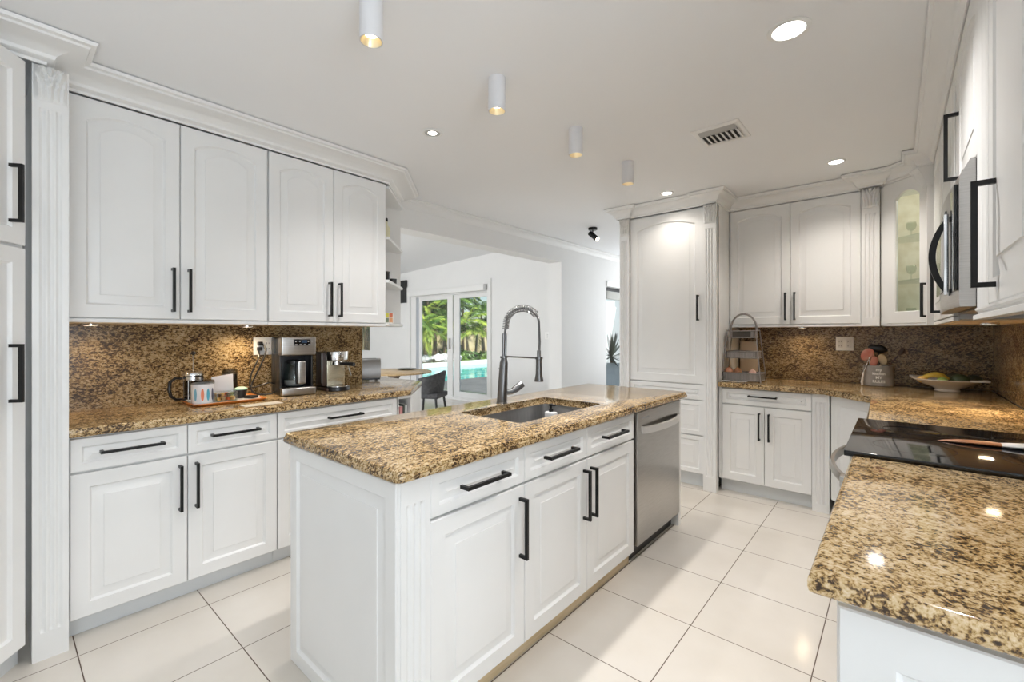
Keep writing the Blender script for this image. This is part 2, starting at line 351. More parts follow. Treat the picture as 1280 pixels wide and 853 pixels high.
# glazed opening at the end of the passage (door_2)
b = B(); b.box(-3.4, -3.34, 5.93, 6.0, 0, 2.02); b.box(-3.4, -3.34, 6.8, 6.85, 0, 2.02); b.box(-3.4, -3.34, 6.0, 6.8, 1.96, 2.02); d2 = struct('door_2', b, BLACK)
b = B(); b.box(-3.375, -3.37, 6.0, 6.8, .02, 1.96); obj('glass_pane', b, GLASS, d2)
b = B(); b.box(XW, XW + .02, 5.93, 6.9, 2.02, 2.1); struct('trim_2', b, TRIM)
b = B(); b.box(-3.33, -3.28, 6.0, 6.8, 1.84, 1.96, .01); tag(obj('roller_blind', b, mat('grey_blind', (.5, .5, .47), .7)), 'grey rolled-up blind at the top of the narrow glazed door beside the pantry', 'blind')

# crowns
SM = [(0, 0), (.006, 0), (.012, .02), (.03, .04), (.05, .05), (.055, .066), (.07, .07), (.07, .079)]
crown('trim_3', [(XW, 2.28), (XW, 6.98)], 2.42, 1, 1, SM)
crown('trim_5', [(-2.60, -.5), (-2.60, .13), (-2.79, .13), (-2.79, 1.86), (-3.14, 2.21), (-3.26, 2.21)], 2.40, 1.15, 1.0)
crown('trim_6', [(-2.02, 4.6), (-2.02, 3.885), (-1.90, 3.885), (-1.90, 3.92), (-1.24, 3.92), (-1.24, 3.885), (-1.13, 3.885), (-1.13, 4.28), (-.088, 4.28), (.18, 4.012), (.18, .93)], 2.40, .72, 1.0)
crown('trim_7', [(-.21, 4.30), (-.21, 4.205), (-.08, 4.205), (-.08, 4.30)], 2.398, .8, 1.0)
crown('trim_8', [(.20, 4.012), (.105, 4.012), (.105, 3.90), (.20, 3.90)], 2.398, .6, 1.0)
# baseboard in the opening wall
b = B(); b.box(XW, XW + .015, 4.76, 5.86, 0, .1); struct('baseboard_left', b, TRIM)
b = B(); b.box(-5.66, -3.46, 5.985, 6.0, 0, .1); struct('baseboard_dining', b, TRIM)

# ================================================================ LEFT SIDE
# tall corner cabinet at 143 deg
t = thing('tall_cabinet', 'tall white corner cabinet with two stacked doors at the left edge', 'cabinet', (-2.594, .094, 0), 180 - 36.87)
t.location = (-1.95, -.389, 0)
W_ = .80
b = B(); b.box(0, W_ + .0, .0215, .45, .1, 2.395); obj('body', b, WHITE, t)
b = B(); b.box(0, W_ + .04, .065, .08, 0, .099); obj('toe_kick', b, TOE, t)
d = door(t, .25, W_ - .012, .10, 1.652); vh(d, .715, 1.066, 1.274)
d = door(t, .25, W_ - .012, 1.66, 2.385); vh(d, .715, 1.745, 1.953)
# tall pilaster between corner cabinet and uppers
t = thing('fluted_pillar', 'full-height white fluted pillar with carved capital left of the coffee counter', 'pillar', (-2.61, .10, 0), 90)
b = B(); flute_strip(b, 0, .105, 0, 2.40, 0, .64, 3, .11, .17); obj('shaft', b, WHITE, t, 25)
b = B(); carved(b, .004, .101, 2.26, 2.40, -.0005); obj('carved_capital', b, WHITE, t, 60)

XF = -2.66
def left(y): return (XF, y, 0)
t = thing('base_cabinet', 'white base cabinet with two doors and two drawers under the French press tray', 'cabinet', left(.211), 90)
carcass(t, 0, .839, .598, .09, .874)
d = door(t, 0, .417, .722, .868, name='drawer', fr=.035); hh(d, .10, .315, .80)
d = door(t, .417, .839, .722, .868, name='drawer', fr=.035); hh(d, .52, .735, .80)
door(t, 0, .417, .09, .716, h=('v', .385, .46, .67)); door(t, .417, .839, .09, .716, h=('v', .452, .46, .67))
t = thing('base_cabinet', 'white base cabinet with one wide drawer under the two coffee machines', 'cabinet', left(1.052), 90)
carcass(t, 0, .80, .598, .09, .874)
d = door(t, 0, .80, .722, .868, name='drawer', fr=.035); hh(d, .30, .515, .80)
door(t, 0, .40, .09, .716, h=('v', .368, .46, .67)); door(t, .40, .80, .09, .716, h=('v', .432, .46, .67))
# open end cabinet with cookbooks (angled front)
t = thing('open_end_shelf', 'white angled open shelf unit holding cookbooks at the counter end', 'shelf unit')
A = (-2.66, 1.855); Bp = (-3.04, 2.30)
b = B(); b.prism([(-3.24, 1.857), (-2.66, 1.857), (-2.66, 1.975), (-3.045, 2.36), (-3.24, 2.36)], .09, .56); b.prism([(-3.24, 1.857), (-2.66, 1.857), (-2.66, 1.975), (-3.045, 2.36), (-3.24, 2.36)], .856, .874)
b.box(-3.24, -2.66, 1.857, 1.866, .56, .856); b.prism([(-3.24, 1.968), (-2.66, 1.968), (-2.66, 1.975), (-3.045, 2.36), (-3.24, 2.36)], .56, .856); b.box(-3.24, -3.0, 1.866, 1.968, .56, .856)
obj('body', b, WHITE, t)
b = B(); b.prism([(-3.24, 1.857), (-2.72, 1.857), (-2.72, 1.95), (-3.08, 2.31), (-3.24, 2.31)], 0, .089); obj('toe_kick', b, TOE, t)
bks = [('pink', (.75, .35, .35), .026, .235, 'pink-spined cookbook'), ('dark', (.08, .1, .09), .014, .25, 'dark-spined cookbook'), ('white', (.85, .85, .82), .016, .24, 'thin white cookbook'), ('brown', (.25, .12, .08), .018, .225, 'dark brown cookbook')]
yy = 1.872
for k, (nm, col, th, hh_, lb) in enumerate(bks[::-1][0:1] + bks[0:3]):
    b = B(); b.box(-2.9, -2.69, yy, yy + th, .5605, .5605 + hh_, .002)
    b.m = 1; b.box(-2.898, -2.692, yy + .003, yy + th - .003, .5608, .5605 + hh_ + .0008)
    tag(obj('cookbook', b, [mat('book_' + nm, col, .5), mat('paper_' + nm, (.85, .83, .78), .8)]), lb + ' standing in the open shelf under the counter end', 'book', 'cookbooks in the end shelf'); yy += th + .004
# left countertop
b = B(); b.prism([(XW + .002, .205), (-2.64, .205), (-2.64, 1.955), (-3.07, 2.385), (-3.72, 2.385), (-3.72, 1.935), (XW + .002, 1.935)], .875, .915, .010)
tag(obj('countertop', b, GR_CTR), 'brown granite countertop along the left wall under the coffee machines', 'countertop')
b = B(); b.box(XW + .001, XW + .022, .205, 1.925, .9155, 1.384); tag(obj('backsplash', b, GR_SPL), 'brown granite backsplash behind the coffee machines', 'backsplash')
# uppers
XU = -2.79
for y0, w, lb, hs in ((.205, .845, 'white double-door wall cabinet above the French press tray', (.388, .458)), (1.052, .798, 'white double-door wall cabinet above the coffee machines', (.37, .434))):
    t = thing('wall_cabinet', lb, 'cabinet', (XU, y0, 0), 90)
    s = .422 if y0 < 1 else .402
    b = B(); b.box(0, w, .0215, .468, 1.375, 2.40); obj('body', b, WHITE, t)
    b = B(); b.box(0, w, .003, .0205, 1.372, 1.388); obj('light_rail', b, WHITE, t)
    b = B(); b.box(.01, w - .01, .03, .46, 1.369, 1.3745); obj('underside', b, UNDERW, t)
    door(t, .002 if y0 > 1 else .008, s, 1.391, 2.396, .04, ('v', s - .033, 1.435, 1.645)); door(t, s, w - .002, 1.391, 2.396, .04, ('v', s + .036, 1.435, 1.645))
t = thing('corner_shelf', 'white open corner shelf with angled shelves at the end of the left wall cabinets', 'shelf unit')
for z in (1.375, 1.69, 2.005, 2.375):
    b = B(); b.prism([(-3.24, 1.853), (-2.83, 1.853), (-2.80, 1.88), (-3.20, 2.285), (-3.24, 2.285)], z, z + .022, .003, 1); obj('shelf_board', b, WHITE, t)
b = B(); b.box(-3.258, -3.24, 1.853, 2.29, 1.375, 2.398); obj('back_panel', b, WHITE, t)
# items on corner shelves
def at_shelf(x, y, z): return (x, y, z)
t = thing('oil_bottle', 'pale cream bottle with dark stopper on the top corner shelf', 'bottle', (-3.02, 2.0, 2.0275))
b = B(); b.lathe([(.03, 0), (.033, .01), (.033, .11), (.014, .14), (.012, .165)], n=18); obj('body', b, mat('cream_ceramic', (.75, .72, .5), .3), t)
b = B(); b.lathe([(.013, .165), (.016, .17), (.014, .19), (.006, .195)], n=14); obj('stopper', b, BLKP, t)
t = thing('oil_bottle', 'small olive green bottle behind the cream one on the top corner shelf', 'bottle', (-3.13, 1.99, 2.0275))
b = B(); b.lathe([(.028, 0), (.03, .01), (.03, .10), (.012, .13), (.012, .16)], n=18); obj('body', b, mat('olive_glass', (.35, .38, .2), .2), t)
b = B(); b.lathe([(.014, .16), (.015, .185), (.005, .19)], n=12); obj('stopper', b, BLKP, t)
for (x, y, r, h, lb) in ((-3.0, 1.975, .042, .085, 'larger dark stacked bowl on the middle corner shelf'), (-3.10, 2.12, .03, .05, 'smaller dark cup beside the bowl on the middle corner shelf')):
    t = thing('dark_cup', lb, 'cup', (x, y, 1.7125))
    b = B(); b.lathe([(r * .6, 0), (r * .95, h * .3), (r, h), (r * .9, h), (r * .8, h * .35), (.001, h * .2)], n=20); obj('cup_body', b, mat('dark_glaze', (.03, .03, .03), .25), t)
t = thing('spice_box', 'colourful patchwork printed box on the lowest corner shelf', 'box', (-3.05, 2.035, 1.3975), 45)
b = B(); b.box(-.045, .045, -.02, .02, 0, .085, .002); obj('box_body', b, mat('box_white', (.85, .8, .75), .5), t)
cols = [(.5, .05, .25), (.75, .7, .1), (.7, .2, .1), (.7, .05, .08), (.25, .3, .2), (.8, .4, .2)]
for i in range(6):
    b = B(); cx = -.03 + .03 * (i % 3); cz = .065 - .038 * (i // 3); b.box(cx - .013, cx + .013, -.0215, -.0195, cz - .017, cz + .017)
    b.xf(Matrix.Rotation(R(90), 4, 'Z') if False else Matrix.Identity(4)); obj('printed_square', b, mat('print_%d' % i, cols[i], .5), t)
t = thing('candle_stick', 'slim ivory candle on the lowest corner shelf behind the patchwork box', 'candle', (-3.17, 2.0, 1.3975))
b = B(); b.lathe([(.016, 0), (.016, .17), (.002, .172)], n=14); obj('wax', b, mat('ivory_wax', (.85, .8, .68), .5), t)

# ================================================================ ISLAND
IX0, IX1 = -1.86, -1.13
t = thing('kitchen_island', 'white kitchen island body with panelled end, drawers and doors', 'island', (IX1, .80, 0), 90)
yl = lambda y: y - .80
b = B(); b.box(.005, 2.30, .0215, .73, .095, .655); b.box(.005, .72, .0215, .73, .655, .874); b.box(1.52, 1.60, .0215, .73, .655, .874); b.box(.72, 1.52, .68, .73, .655, .874); b.box(.72, 1.52, .0215, .05, .655, .874)
b.box(1.6, 2.30, .60, .73, .655, .874); b2 = B()
b.bm.free(); b = B()
b.box(.005, .70, .0215, .73, .095, .874); b.box(.70, 1.55, .0215, .06, .095, .874); b.box(.70, 1.55, .66, .73, .095, .874); b.box(1.55, 1.585, .0215, .73, .095, .874); b.box(1.585, 2.262, .64, .73, .095, .874); b.box(.70, 1.55, .06, .66, .095, .12)
obj('body', b, WHITE, t)
b = B(); b.box(.02, 1.585, .038, .056, 0, .094); obj('toe_kick', b, TOEW, t)
b = B(); b.box(2.262, 2.30, 0, .73, .0, .874); obj('end_panel', b, WHITE, t)
b = B(); flute_strip(b, .0, .112, .0, .874, 0, .05, 3, .06, .08); obj('corner_post', b, WHITE, t, 25)
for (a, c, hx, hx2) in ((.112, .591, 0, 0), (.591, 1.068, 0, 0), (1.068, 1.575, 0, 0)):
    d = door(t, a, c, .722, .868, name='drawer', fr=.035); m_ = (a + c) / 2; hh(d, m_ - .105, m_ + .105, .795)
door(t, .112, .591, .075, .716, h=('v', .56, .44, .665)); door(t, .591, 1.068, .075, .716, h=('v', 1.036, .44, .665)); door(t, 1.068, 1.575, .075, .716, h=('v', 1.10, .44, .665))
# near end raised panel (faces -Y): build in local coordinates, x runs along local y
b = B(); panel(b, .0, .725, .0, .870, y=0, t=.018, fr=.055)
b.xf(Matrix.Rotation(R(-90), 4, 'Z') @ Matrix.Identity(4)); b.xf(Matrix.Translation((-.016, .728, 0)))
obj('side_panel', b, WHITE, t, 20)
# countertop with sink cut-out
def rrect(x0, x1, y0, y1, r, z, n=6):
    out = []
    for cx, cy_, a0 in ((x1 - r, y1 - r, 0), (x0 + r, y1 - r, 90), (x0 + r, y0 + r, 180), (x1 - r, y0 + r, 270)):
        for k in range(n): a = R(a0 + 90 * k / (n - 1)); out.append((cx + r * math.cos(a), cy_ + r * math.sin(a), z))
    return out
def loopsxy(prof, x0, x1, y0, y1, r):
    return [rrect(x0 + i, x1 - i, y0 + i, y1 - i, max(r - i, .004), z) for i, z in prof]
CX0, CX1, CY0, CY1 = -1.905, -1.095, .765, 3.155
ls = loopsxy([(.012, .875), (.002, .880), (0, .888), (.002, .896), (.006, .899), (.006, .903), (.010, .911), (.018, .915)], CX0, CX1, CY0, CY1, .03)
ls += loopsxy([(0, .915), (-.002, .912), (-.002, .878), (0, .875)], -1.695, -1.282, 1.55, 2.285, .035)
b = B(); b.ringloops(ls); tag(obj('countertop', b, GR_ISL), 'brown granite island countertop with a cut-out for the sink', 'countertop')
t = thing('sink', 'undermount stainless steel sink basin in the island', 'sink', (-1.49, 1.92, .66))
b = B(); q = lambda prof: [[(x + 1.49, y - 1.92, z - .66) for x, y, z in l] for l in loopsxy(prof, -1.70, -1.277, 1.545, 2.29, .035)]
b.loops(q([(-.02, .8745), (0, .8745), (.002, .70), (.012, .682), (.03, .676)]), False, True)
b.loops(q([(-.02, .8735), (-.003, .8735), (-.001, .70), (.009, .679), (.03, .673)]), False, True); obj('basin', b, SINKM, t)
b = B(); b.lathe([(.045, .0165), (.045, .019), (.03, .019), (.026, .0175), (.001, .0175)], n=24); obj('drain', b, CHROME, t)
# soap bottle
t = thing('soap_dispenser', 'white soap bottle with black pump standing in the sink', 'bottle', (-1.60, 2.225, .677))
b = B(); b.box(-.036, .036, -.022, .022, 0, .165, .010, 3); obj('bottle_body', b, mat('white_plastic', (.85, .85, .85), .3), t)
b = B(); b.lathe([(.014, .165), (.014, .183), (.006, .185), (.006, .203)], n=14); b.box(-.012, .034, -.008, .008, .201, .211, .003); b.lathe([(.013, .20), (.013, .212)], n=14); obj('pump', b, BLKP, t)
# faucet
t = thing('faucet', 'dark steel spring-neck pull-down faucet beside the island sink', 'faucet', (-1.735, 1.925, .915), 0)
TL = .018
b = B(); b.lathe([(.033, 0), (.033, .004), (.030, .008), (.024, .235), (.020, .25), (.016, .262)], n=28)
b.xf(Matrix.Shear('XY', 4, (.07, 0))); obj('body', b, GUN, t)
b = B(); b.tube([(.018, -.008, .255), (.022, -.008, .405)], .008); b.tube([(.018, .010, .255), (.022, .010, .405)], .008); b.lathe([(.018, .20), (.018, .205)], (0, 0, 0), 20)
obj('riser_tubes', b, GUN, t)
arc = []
for k in range(61):
    u = k / 60
    if u < .2: arc.append(Vector((.022 + .012 * u / .2, 0, .40 + .06 * u / .2)))
    else:
        a = PI * (1 - (u - .2) / .8); arc.append(Vector((.034 + .118 * (1 + math.cos(a)), 0, .46 + .085 * math.sin(a))))
arc = [Vector((p.x, 0, p.z)) for p in arc]
b = B(); hose = arc + [Vector((.272, 0, .42)), Vector((.275, 0, .36)), Vector((.272, 0, .315))]; b.tube(hose, .0065, 10); obj('hose', b, GUN, t)
coil = []; N = 25 * 14; hs = arc[6:52]
for i in range(N + 1):
    u = i / N * (len(hs) - 1); j = min(int(u), len(hs) - 2); p = hs[j].lerp(hs[j + 1], u - j); d_ = (hs[j + 1] - hs[j]).normalized(); n_ = Vector((0, 1, 0)); m2 = d_.cross(n_)
    a = 2 * PI * 25 * i / N; coil.append(p + (n_ * math.cos(a) + m2 * math.sin(a)) * .0175)
b = B(); b.tube(coil, .0025, 6); obj('spring', b, mat('spring_steel', (.22, .22, .22), .35, .85), t)
b = B(); b.lathe([(.024, 0), (.025, .004), (.0175, .04), (.016, .115), (.0165, .12), (.011, .124), (.0105, .165), (.008, .17)], (.270, 0, .145), 24); obj('spray_head', b, GUN, t)
b = B(); b.tube([(.012, 0, .272), (.284, 0, .272)], .0048); b.lathe([(.021, -.006), (.021, .006)], (.270, 0, .272), 20); b.lathe([(.022, -.006), (.022, .006)], (.016, 0, .268), 20); obj('support_arm', b, GUN, t)
b = B(); b.tube([(.008, 0, .062), (.035, .045, .066), (.048, .068, .080), (.066, .106, .108)], [.016, .0165, .021, .021], 18); obj('lever_handle', b, GUN, t)
# dishwasher
t = thing('dishwasher', 'stainless steel dishwasher built into the far end of the island', 'dishwasher', (IX1 + .012, 2.395, 0), 90)
b = B(); b.box(.0, .655, .02, .60, .10, .866); obj('tub', b, BLKP, t)
b = B(); b.box(.004, .651, .0, .022, .10, .868, .004); obj('door', b, STEEL, t)
b = B(); n = 14; L = []
for k in range(n + 1):
    u = k / n; x = .05 + .555 * u; o = -.012 - .045 * math.sin(PI * u) ** .55; L.append([(x, o, .742), (x, o, .778), (x, o + .012, .782), (x, o + .012, .738)])
b.loops(L); obj('handle', b, mat('bright_handle_steel', (.72, .7, .68), .35, .8), t)
b = B(); b.box(.06, .16, -.0005, .003, .822, .832); obj('badge', b, mat('badge_grey', (.3, .3, .3), .4), t)
b = B(); b.box(0, .655, .06, .075, 0, .099); obj('toe_kick', b, BLKP, t)

# ================================================================ BACK WALL
YP = 3.92
t = thing('pantry_cabinet', 'tall white pantry cabinet with arched door, fluted corner posts and three lower drawers', 'cabinet', (-2.0, YP, 0), 0)
PW = .87
b = B(); b.box(0, PW, .0215, .715, .12, 2.40); obj('body', b, WHITE, t)
b = B(); b.box(.09, .775, .07, .088, 0, .119); obj('toe_kick', b, TOE, t)
pilaster(t, 0, .092, .0, 2.40, -.022, .05, .16, .12); pilaster(t, .768, PW, .0, 2.40, -.022, .05, .16, .12)
d = door(t, .094, .766, .885, 2.388, .05, ('v', .722, 1.435, 1.64), fr=.07)
for z0, z1 in ((.75, .881), (.45, .746), (.124, .446)):
    door(t, .094, .766, z0, z1, name='drawer', fr=.035)
t = thing('base_cabinet', 'white base cabinet with one drawer and two doors under the tiered basket', 'cabinet', (-1.128, 3.98, 0), 0)
carcass(t, 0, .652, .64, .11, .874)
d = door(t, .022, .652, .738, .868, name='drawer', fr=.035); hh(d, .23, .42, .815)
door(t, .022, .337, .11, .733, h=('v', .303, .475, .68)); door(t, .337, .652, .11, .733, h=('v', .372, .475, .68))
b = B(); b.box(0, .021, .0, .021, .11, .874); obj('filler_strip', b, WHITE, t)
t = thing('fluted_post', 'white fluted post down to the floor right of the back base cabinet', 'post', (-.475, 3.975, 0), 0)
b = B(); flute_strip(b, 0, .106, 0, .874, 0, .3, 3, .06, .06); obj('shaft', b, WHITE, t, 25)
t = thing('corner_base_cabinet', 'white diagonal corner base cabinet behind the oven handle', 'cabinet', (-.366, 3.977, 0), -45)
b = B(); b.box(0.002, .405, .0215, .05, .11, .874); obj('body', b, WHITE, t); b = B(); b.box(.002, .40, .07, .085, 0, .109); obj('toe_kick', b, TOE, t)
door(t, .006, .402, .11, .868)
t = thing('base_cabinet', 'white base cabinet between the oven and the back corner', 'cabinet', (-.075, 3.685, 0), -90)
carcass(t, 0.01, 1.035, .60, .11, .874); door(t, .01, .52, .11, .868); door(t, .52, 1.03, .11, .868)
# countertops
def poly_top(name, poly, m, label, bev=.011):
    b = B(); b.prism(poly, .875, .915, bev); return tag(obj(name, b, m), label, 'countertop')
poly_top('countertop', [(-1.127, 3.945), (-.395, 3.945), (-.11, 3.66), (-.11, 2.655), (.517, 2.655), (.517, 4.617), (-1.127, 4.617)], GR_CTR, 'brown granite corner countertop holding the basket, crock and fruit bowl')
poly_top('countertop', [(-.115, .905), (.517, .905), (.517, 1.868), (-.115, 1.868)], GR_PEN, 'golden brown granite counter piece in the near right foreground', .014)
b = B(); b.box(-1.127, .518, YB - .022, YB - .001, .9155, 1.379); tag(obj('backsplash', b, GR_SPB), 'dark brown granite backsplash on the back wall', 'backsplash')
b = B(); b.box(XE - .022, XE - .001, .955, 4.617, .9155, 1.379); tag(obj('backsplash', b, GR_SPL), 'brown granite backsplash on the right wall beside the fruit bowl', 'backsplash')
# uppers on the back wall
t = thing('wall_cabinet', 'white double-door wall cabinet above the tiered basket', 'cabinet', (-1.129, 4.28, 0), 0)
b = B(); b.box(0, .93, .0215, .357, 1.38, 2.40); obj('body', b, WHITE, t)
b = B(); b.box(0, .93, .003, .0205, 1.374, 1.390); obj('light_rail', b, WHITE, t)
b = B(); b.box(.01, .92, .03, .35, 1.3745, 1.3795); obj('underside', b, UNDERW, t)
door(t, .006, .467, 1.393, 2.398, .038, ('v', .435, 1.435, 1.65)); door(t, .467, .928, 1.393, 2.398, .038, ('v', .50, 1.435, 1.65))
t = thing('fluted_pilaster', 'white fluted wall pilaster with carved capital left of the glass-door cabinet', 'pilaster', (-.199, 4.28, 0), 0)
pilaster(t, 0, .107, 1.374, 2.405, -.022, .35, .15, .06)
# diagonal glass cabinet
t = thing('glass_door_cabinet', 'white diagonal corner wall cabinet with arched glass door and lit interior', 'cabinet', (-.088, 4.277, 0), -45)
DW = .375
b = B(); q = R(45)
def loc45(x, y):  # world offsets to local
    dx, dy = x + .088, y - 4.277; c_, s_ = math.cos(R(45)), math.sin(R(45)); return (dx * c_ - dy * s_, dx * s_ + dy * c_)
pl = [loc45(*p) for p in ((-.088, 4.285), (-.088, YB - .024), (XE - .024, YB - .024), (XE - .024, 4.012), (.182, 4.012))]
b.prism([(.0, .022)] + pl[1:4] + [(DW, .022)], 1.375, 1.392); b.prism([(.0, .022)] + pl[1:4] + [(DW, .022)], 2.385, 2.40); obj('body', b, WHITE, t)
b = B()
for a, c in zip(pl[:-1], pl[1:]):
    d_ = (Vector(c) - Vector(a)).normalized(); n_ = Vector((-d_.y, d_.x)) * -.008
    b.loops([[(a[0], a[1], 1.392), (c[0], c[1], 1.392), (c[0] + n_.x, c[1] + n_.y, 1.392), (a[0] + n_.x, a[1] + n_.y, 1.392)], [(a[0], a[1], 2.385), (c[0], c[1], 2.385), (c[0] + n_.x, c[1] + n_.y, 2.385), (a[0] + n_.x, a[1] + n_.y, 2.385)]])
obj('interior_lining', b, CREAMI, t)
b = B(); b.box(-.0, .06, 0.003, .021, 1.374, 2.40); b.box(.0, DW, .003, .0205, 1.374, 1.390); obj('face_frame', b, WHITE, t)
b = B(); x0, x1, z0, z1 = .035, DW - .004, 1.393, 2.398
ct = lambda i, y, a=0: contour(x0, x1, z0, z1, i, y, a)
b.ringloops([ct(0, .0), ct(.078, .0, .05), ct(.083, .006, .05), ct(.083, .02, .05), ct(0, .02)]); d = obj('door', b, WHITE, t, 25)
b = B(); b.loops([ct(.08, .009, .05), ct(.08, .012, .05)]); obj('glass_pane', b, GLASS, d)
vh(d, DW - .035, 1.435, 1.65)
b = B(); b.lathe([(.03, 2.3845), (.028, 2.376), (.001, 2.3755)], (.19, .14, 0), 20); obj('added_cabinet_puck', b, PUCK, t)
lamp('glass_cabinet_fill', 'POINT', (.15, 4.25, 2.34), 1.3, (1, .93, .8), shadow_soft_size=.03); lamp('glass_cabinet_fill', 'POINT', (.15, 4.25, 1.85), .8, (1, .93, .8), shadow_soft_size=.03)  # puck and point fills added to brighten the dark cabinet lining
for z in (1.69, 2.0):
    b = B(); b.prism([(.02, .03), (DW - .02, .03), (DW + .10, .16), (DW * .5, .5), (-.10, .16)], z, z + .006); obj('glass_shelf', b, GLASSG, t)
GOLDG = mat('gold_glaze', (.75, .6, .3), .25, .3); CRY = glass('crystal', (.92, .94, .92), .05)
def glassware(x, y, z, r, h, lb, m):
    p = thing('stemmed_glass', lb, 'glass', (0, 0, 0), 0, 'glassware in the lit cabinet'); c_, s_ = math.cos(R(-45)), math.sin(R(-45))
    p.location = (-.088 + x * c_ - y * s_, 4.277 + x * s_ + y * c_, z)
    b = B(); b.lathe([(r * .7, 0), (r * .7, .003), (.004, .008), (.004, h * .4), (r * .8, h * .55), (r, h * .8), (r * .85, h), (r * .8, h), (r * .93, h * .8), (r * .7, h * .58), (.001, h * .46)], n=16); obj('bowl_and_stem', b, m, p)
i = 0
for z, lbz in ((1.3925, 'on the cabinet floor'), (1.6965, 'on the lower glass shelf'), (2.0065, 'on the upper glass shelf')):
    for x, y, w_ in ((.11, .13, 'left'), (.19, .2, 'middle'), (.27, .13, 'right')):
        glassware(x, y, z, .03, .11 if w_ != 'middle' else .15, ('tall' if w_ == 'middle' else 'short') + ' stemmed glass ' + lbz + ' behind the arched glass door, ' + w_ + ' one', GOLDG if (z > 2 and w_ != 'left') else CRY); i += 1
# right wall uppers (face -X)
t = thing('wall_pilaster', 'white carved corbel pilaster right of the glass-door cabinet', 'pilaster', (.18, 4.008, 0), -90)
pilaster(t, 0, .10, 1.374, 2.26, -.03, .33, 0, .06)
b = B(); L = []
for k in range(17):
    u = k / 16; L.append([(x, y, 2.262 + .143 * u) for x, y in ((.0, .02), (.0, -.032 - .05 * u ** 1.6), (.10, -.032 - .05 * u ** 1.6), (.10, .02))])
b.loops(L); obj('corbel', b, WHITE, t)
b = B(); carved(b, .004, .096, 2.262, 2.40, -.0)
for v in b.bm.verts: v.co.y -= .033 + .05 * ((v.co.z - 2.262) / .143) ** 1.6
obj('carved_capital', b, WHITE, t, 60)
t = thing('wall_cabinet', 'white double-door wall cabinet between the glass cabinet and microwave', 'cabinet', (.18, 3.906, 0), -90)
b = B(); b.box(0, 1.262, .0215, .357, 1.38, 2.40); obj('body', b, WHITE, t)
b = B(); b.box(0, 1.262, .003, .0205, 1.374, 1.390); obj('light_rail', b, WHITE, t)
b = B(); b.box(.01, 1.255, .03, .35, 1.3745, 1.3795); obj('underside', b, UNDERW, t)
door(t, .002, .63, 1.393, 2.398, .038, ('v', .60, 1.435, 1.65)); door(t, .63, 1.26, 1.393, 2.398, .038, ('v', .665, 1.435, 1.65))
t = thing('wall_cabinet', 'short white wall cabinet above the microwave', 'cabinet', (.18, 2.64, 0), -90)
b = B(); b.box(0, .768, .0215, .357, 1.842, 2.40); obj('body', b, WHITE, t)
door(t, .002, .21, 1.845, 2.398, .0, None); door(t, .21, .766, 1.845, 2.398, .05, ('v', .25, 1.91, 2.155))
t = thing('wall_cabinet', 'near white wall cabinet with arched door at the right edge', 'cabinet', (.178, 1.868, 0), -90)
b = B(); b.box(0, .93, .0215, .355, 1.38, 2.40); obj('body', b, WHITE, t)
b = B(); flute_strip(b, 0, .215, 1.393, 2.40, .0, .021, 2, .06, .06); obj('filler_panel', b, WHITE, t, 25)
door(t, .217, .72, 1.393, 2.398, .04, ('v', .325, 1.436, 1.68)); door(t, .72, .928, 1.393, 2.398, 0)
b = B(); L = []
for x in (0, .93): L.append([(x, .02, 1.392), (x, -.004, 1.392), (x, -.004, 1.386), (x, .002, 1.382), (x, .002, 1.376), (x, -.008, 1.372), (x, -.008, 1.36), (x, .02, 1.36)])
b.loops(L); obj('light_rail', b, WHITE, t)
b = B(); b.box(.01, .92, .03, .35, 1.3745, 1.3795); obj('underside', b, UNDERW, t)
# microwave
t = thing('microwave', 'stainless over-the-range microwave with bowed black handle', 'microwave', (.178, 2.635, 0), -90)
b = B(); b.box(0, .76, .0, .355, 1.405, 1.835); obj('body', b, BLKP, t)
b = B(); L = []; n = 20
for k in range(n + 1):
    u = k / n; x = .003 + .754 * u; o = -.034 - .012 * math.sin(PI * u); L.append([(x, -.001, 1.40), (x, o, 1.40), (x, o - .002, 1.41), (x, o - .002, 1.79), (x, o + .004, 1.80), (x, -.012, 1.838), (x, -.001, 1.838)])
b.loops(L); fr_ = obj('front_panel', b, STEEL, t)
b = B(); b.box(.06, .50, -.0505, -.046, 1.47, 1.74, .001); obj('door_window', b, BGLASS, t)
b = B(); b.box(.62, .74, -.0455, -.038, 1.45, 1.77, .001); obj('control_panel', b, BGLASS, t)
b = B(); L = []
for k in range(25):
    u = k / 24; z = 1.445 + .26 * u; o = -.046 - .050 * math.sin(PI * u) ** .7; w_ = .012
    L.append([(.572, o, z), (.572 + w_, o, z), (.572 + w_, o + .018, z), (.572, o + .018, z)])
b.loops(L); obj('handle', b, BLACK, t)
b = B(); b.box(.592, .600, -.060, -.047, 1.445, 1.71, .002); obj('handle_trim', b, CHROME, t)
b = B()
for k in range(8): b.box(.1 + .07 * k, .15 + .07 * k, -.02, .0, 1.836, 1.8385)
b.box(.02, .74, .02, .33, 1.399, 1.4045); obj('vent_grille', b, STEEL, t)
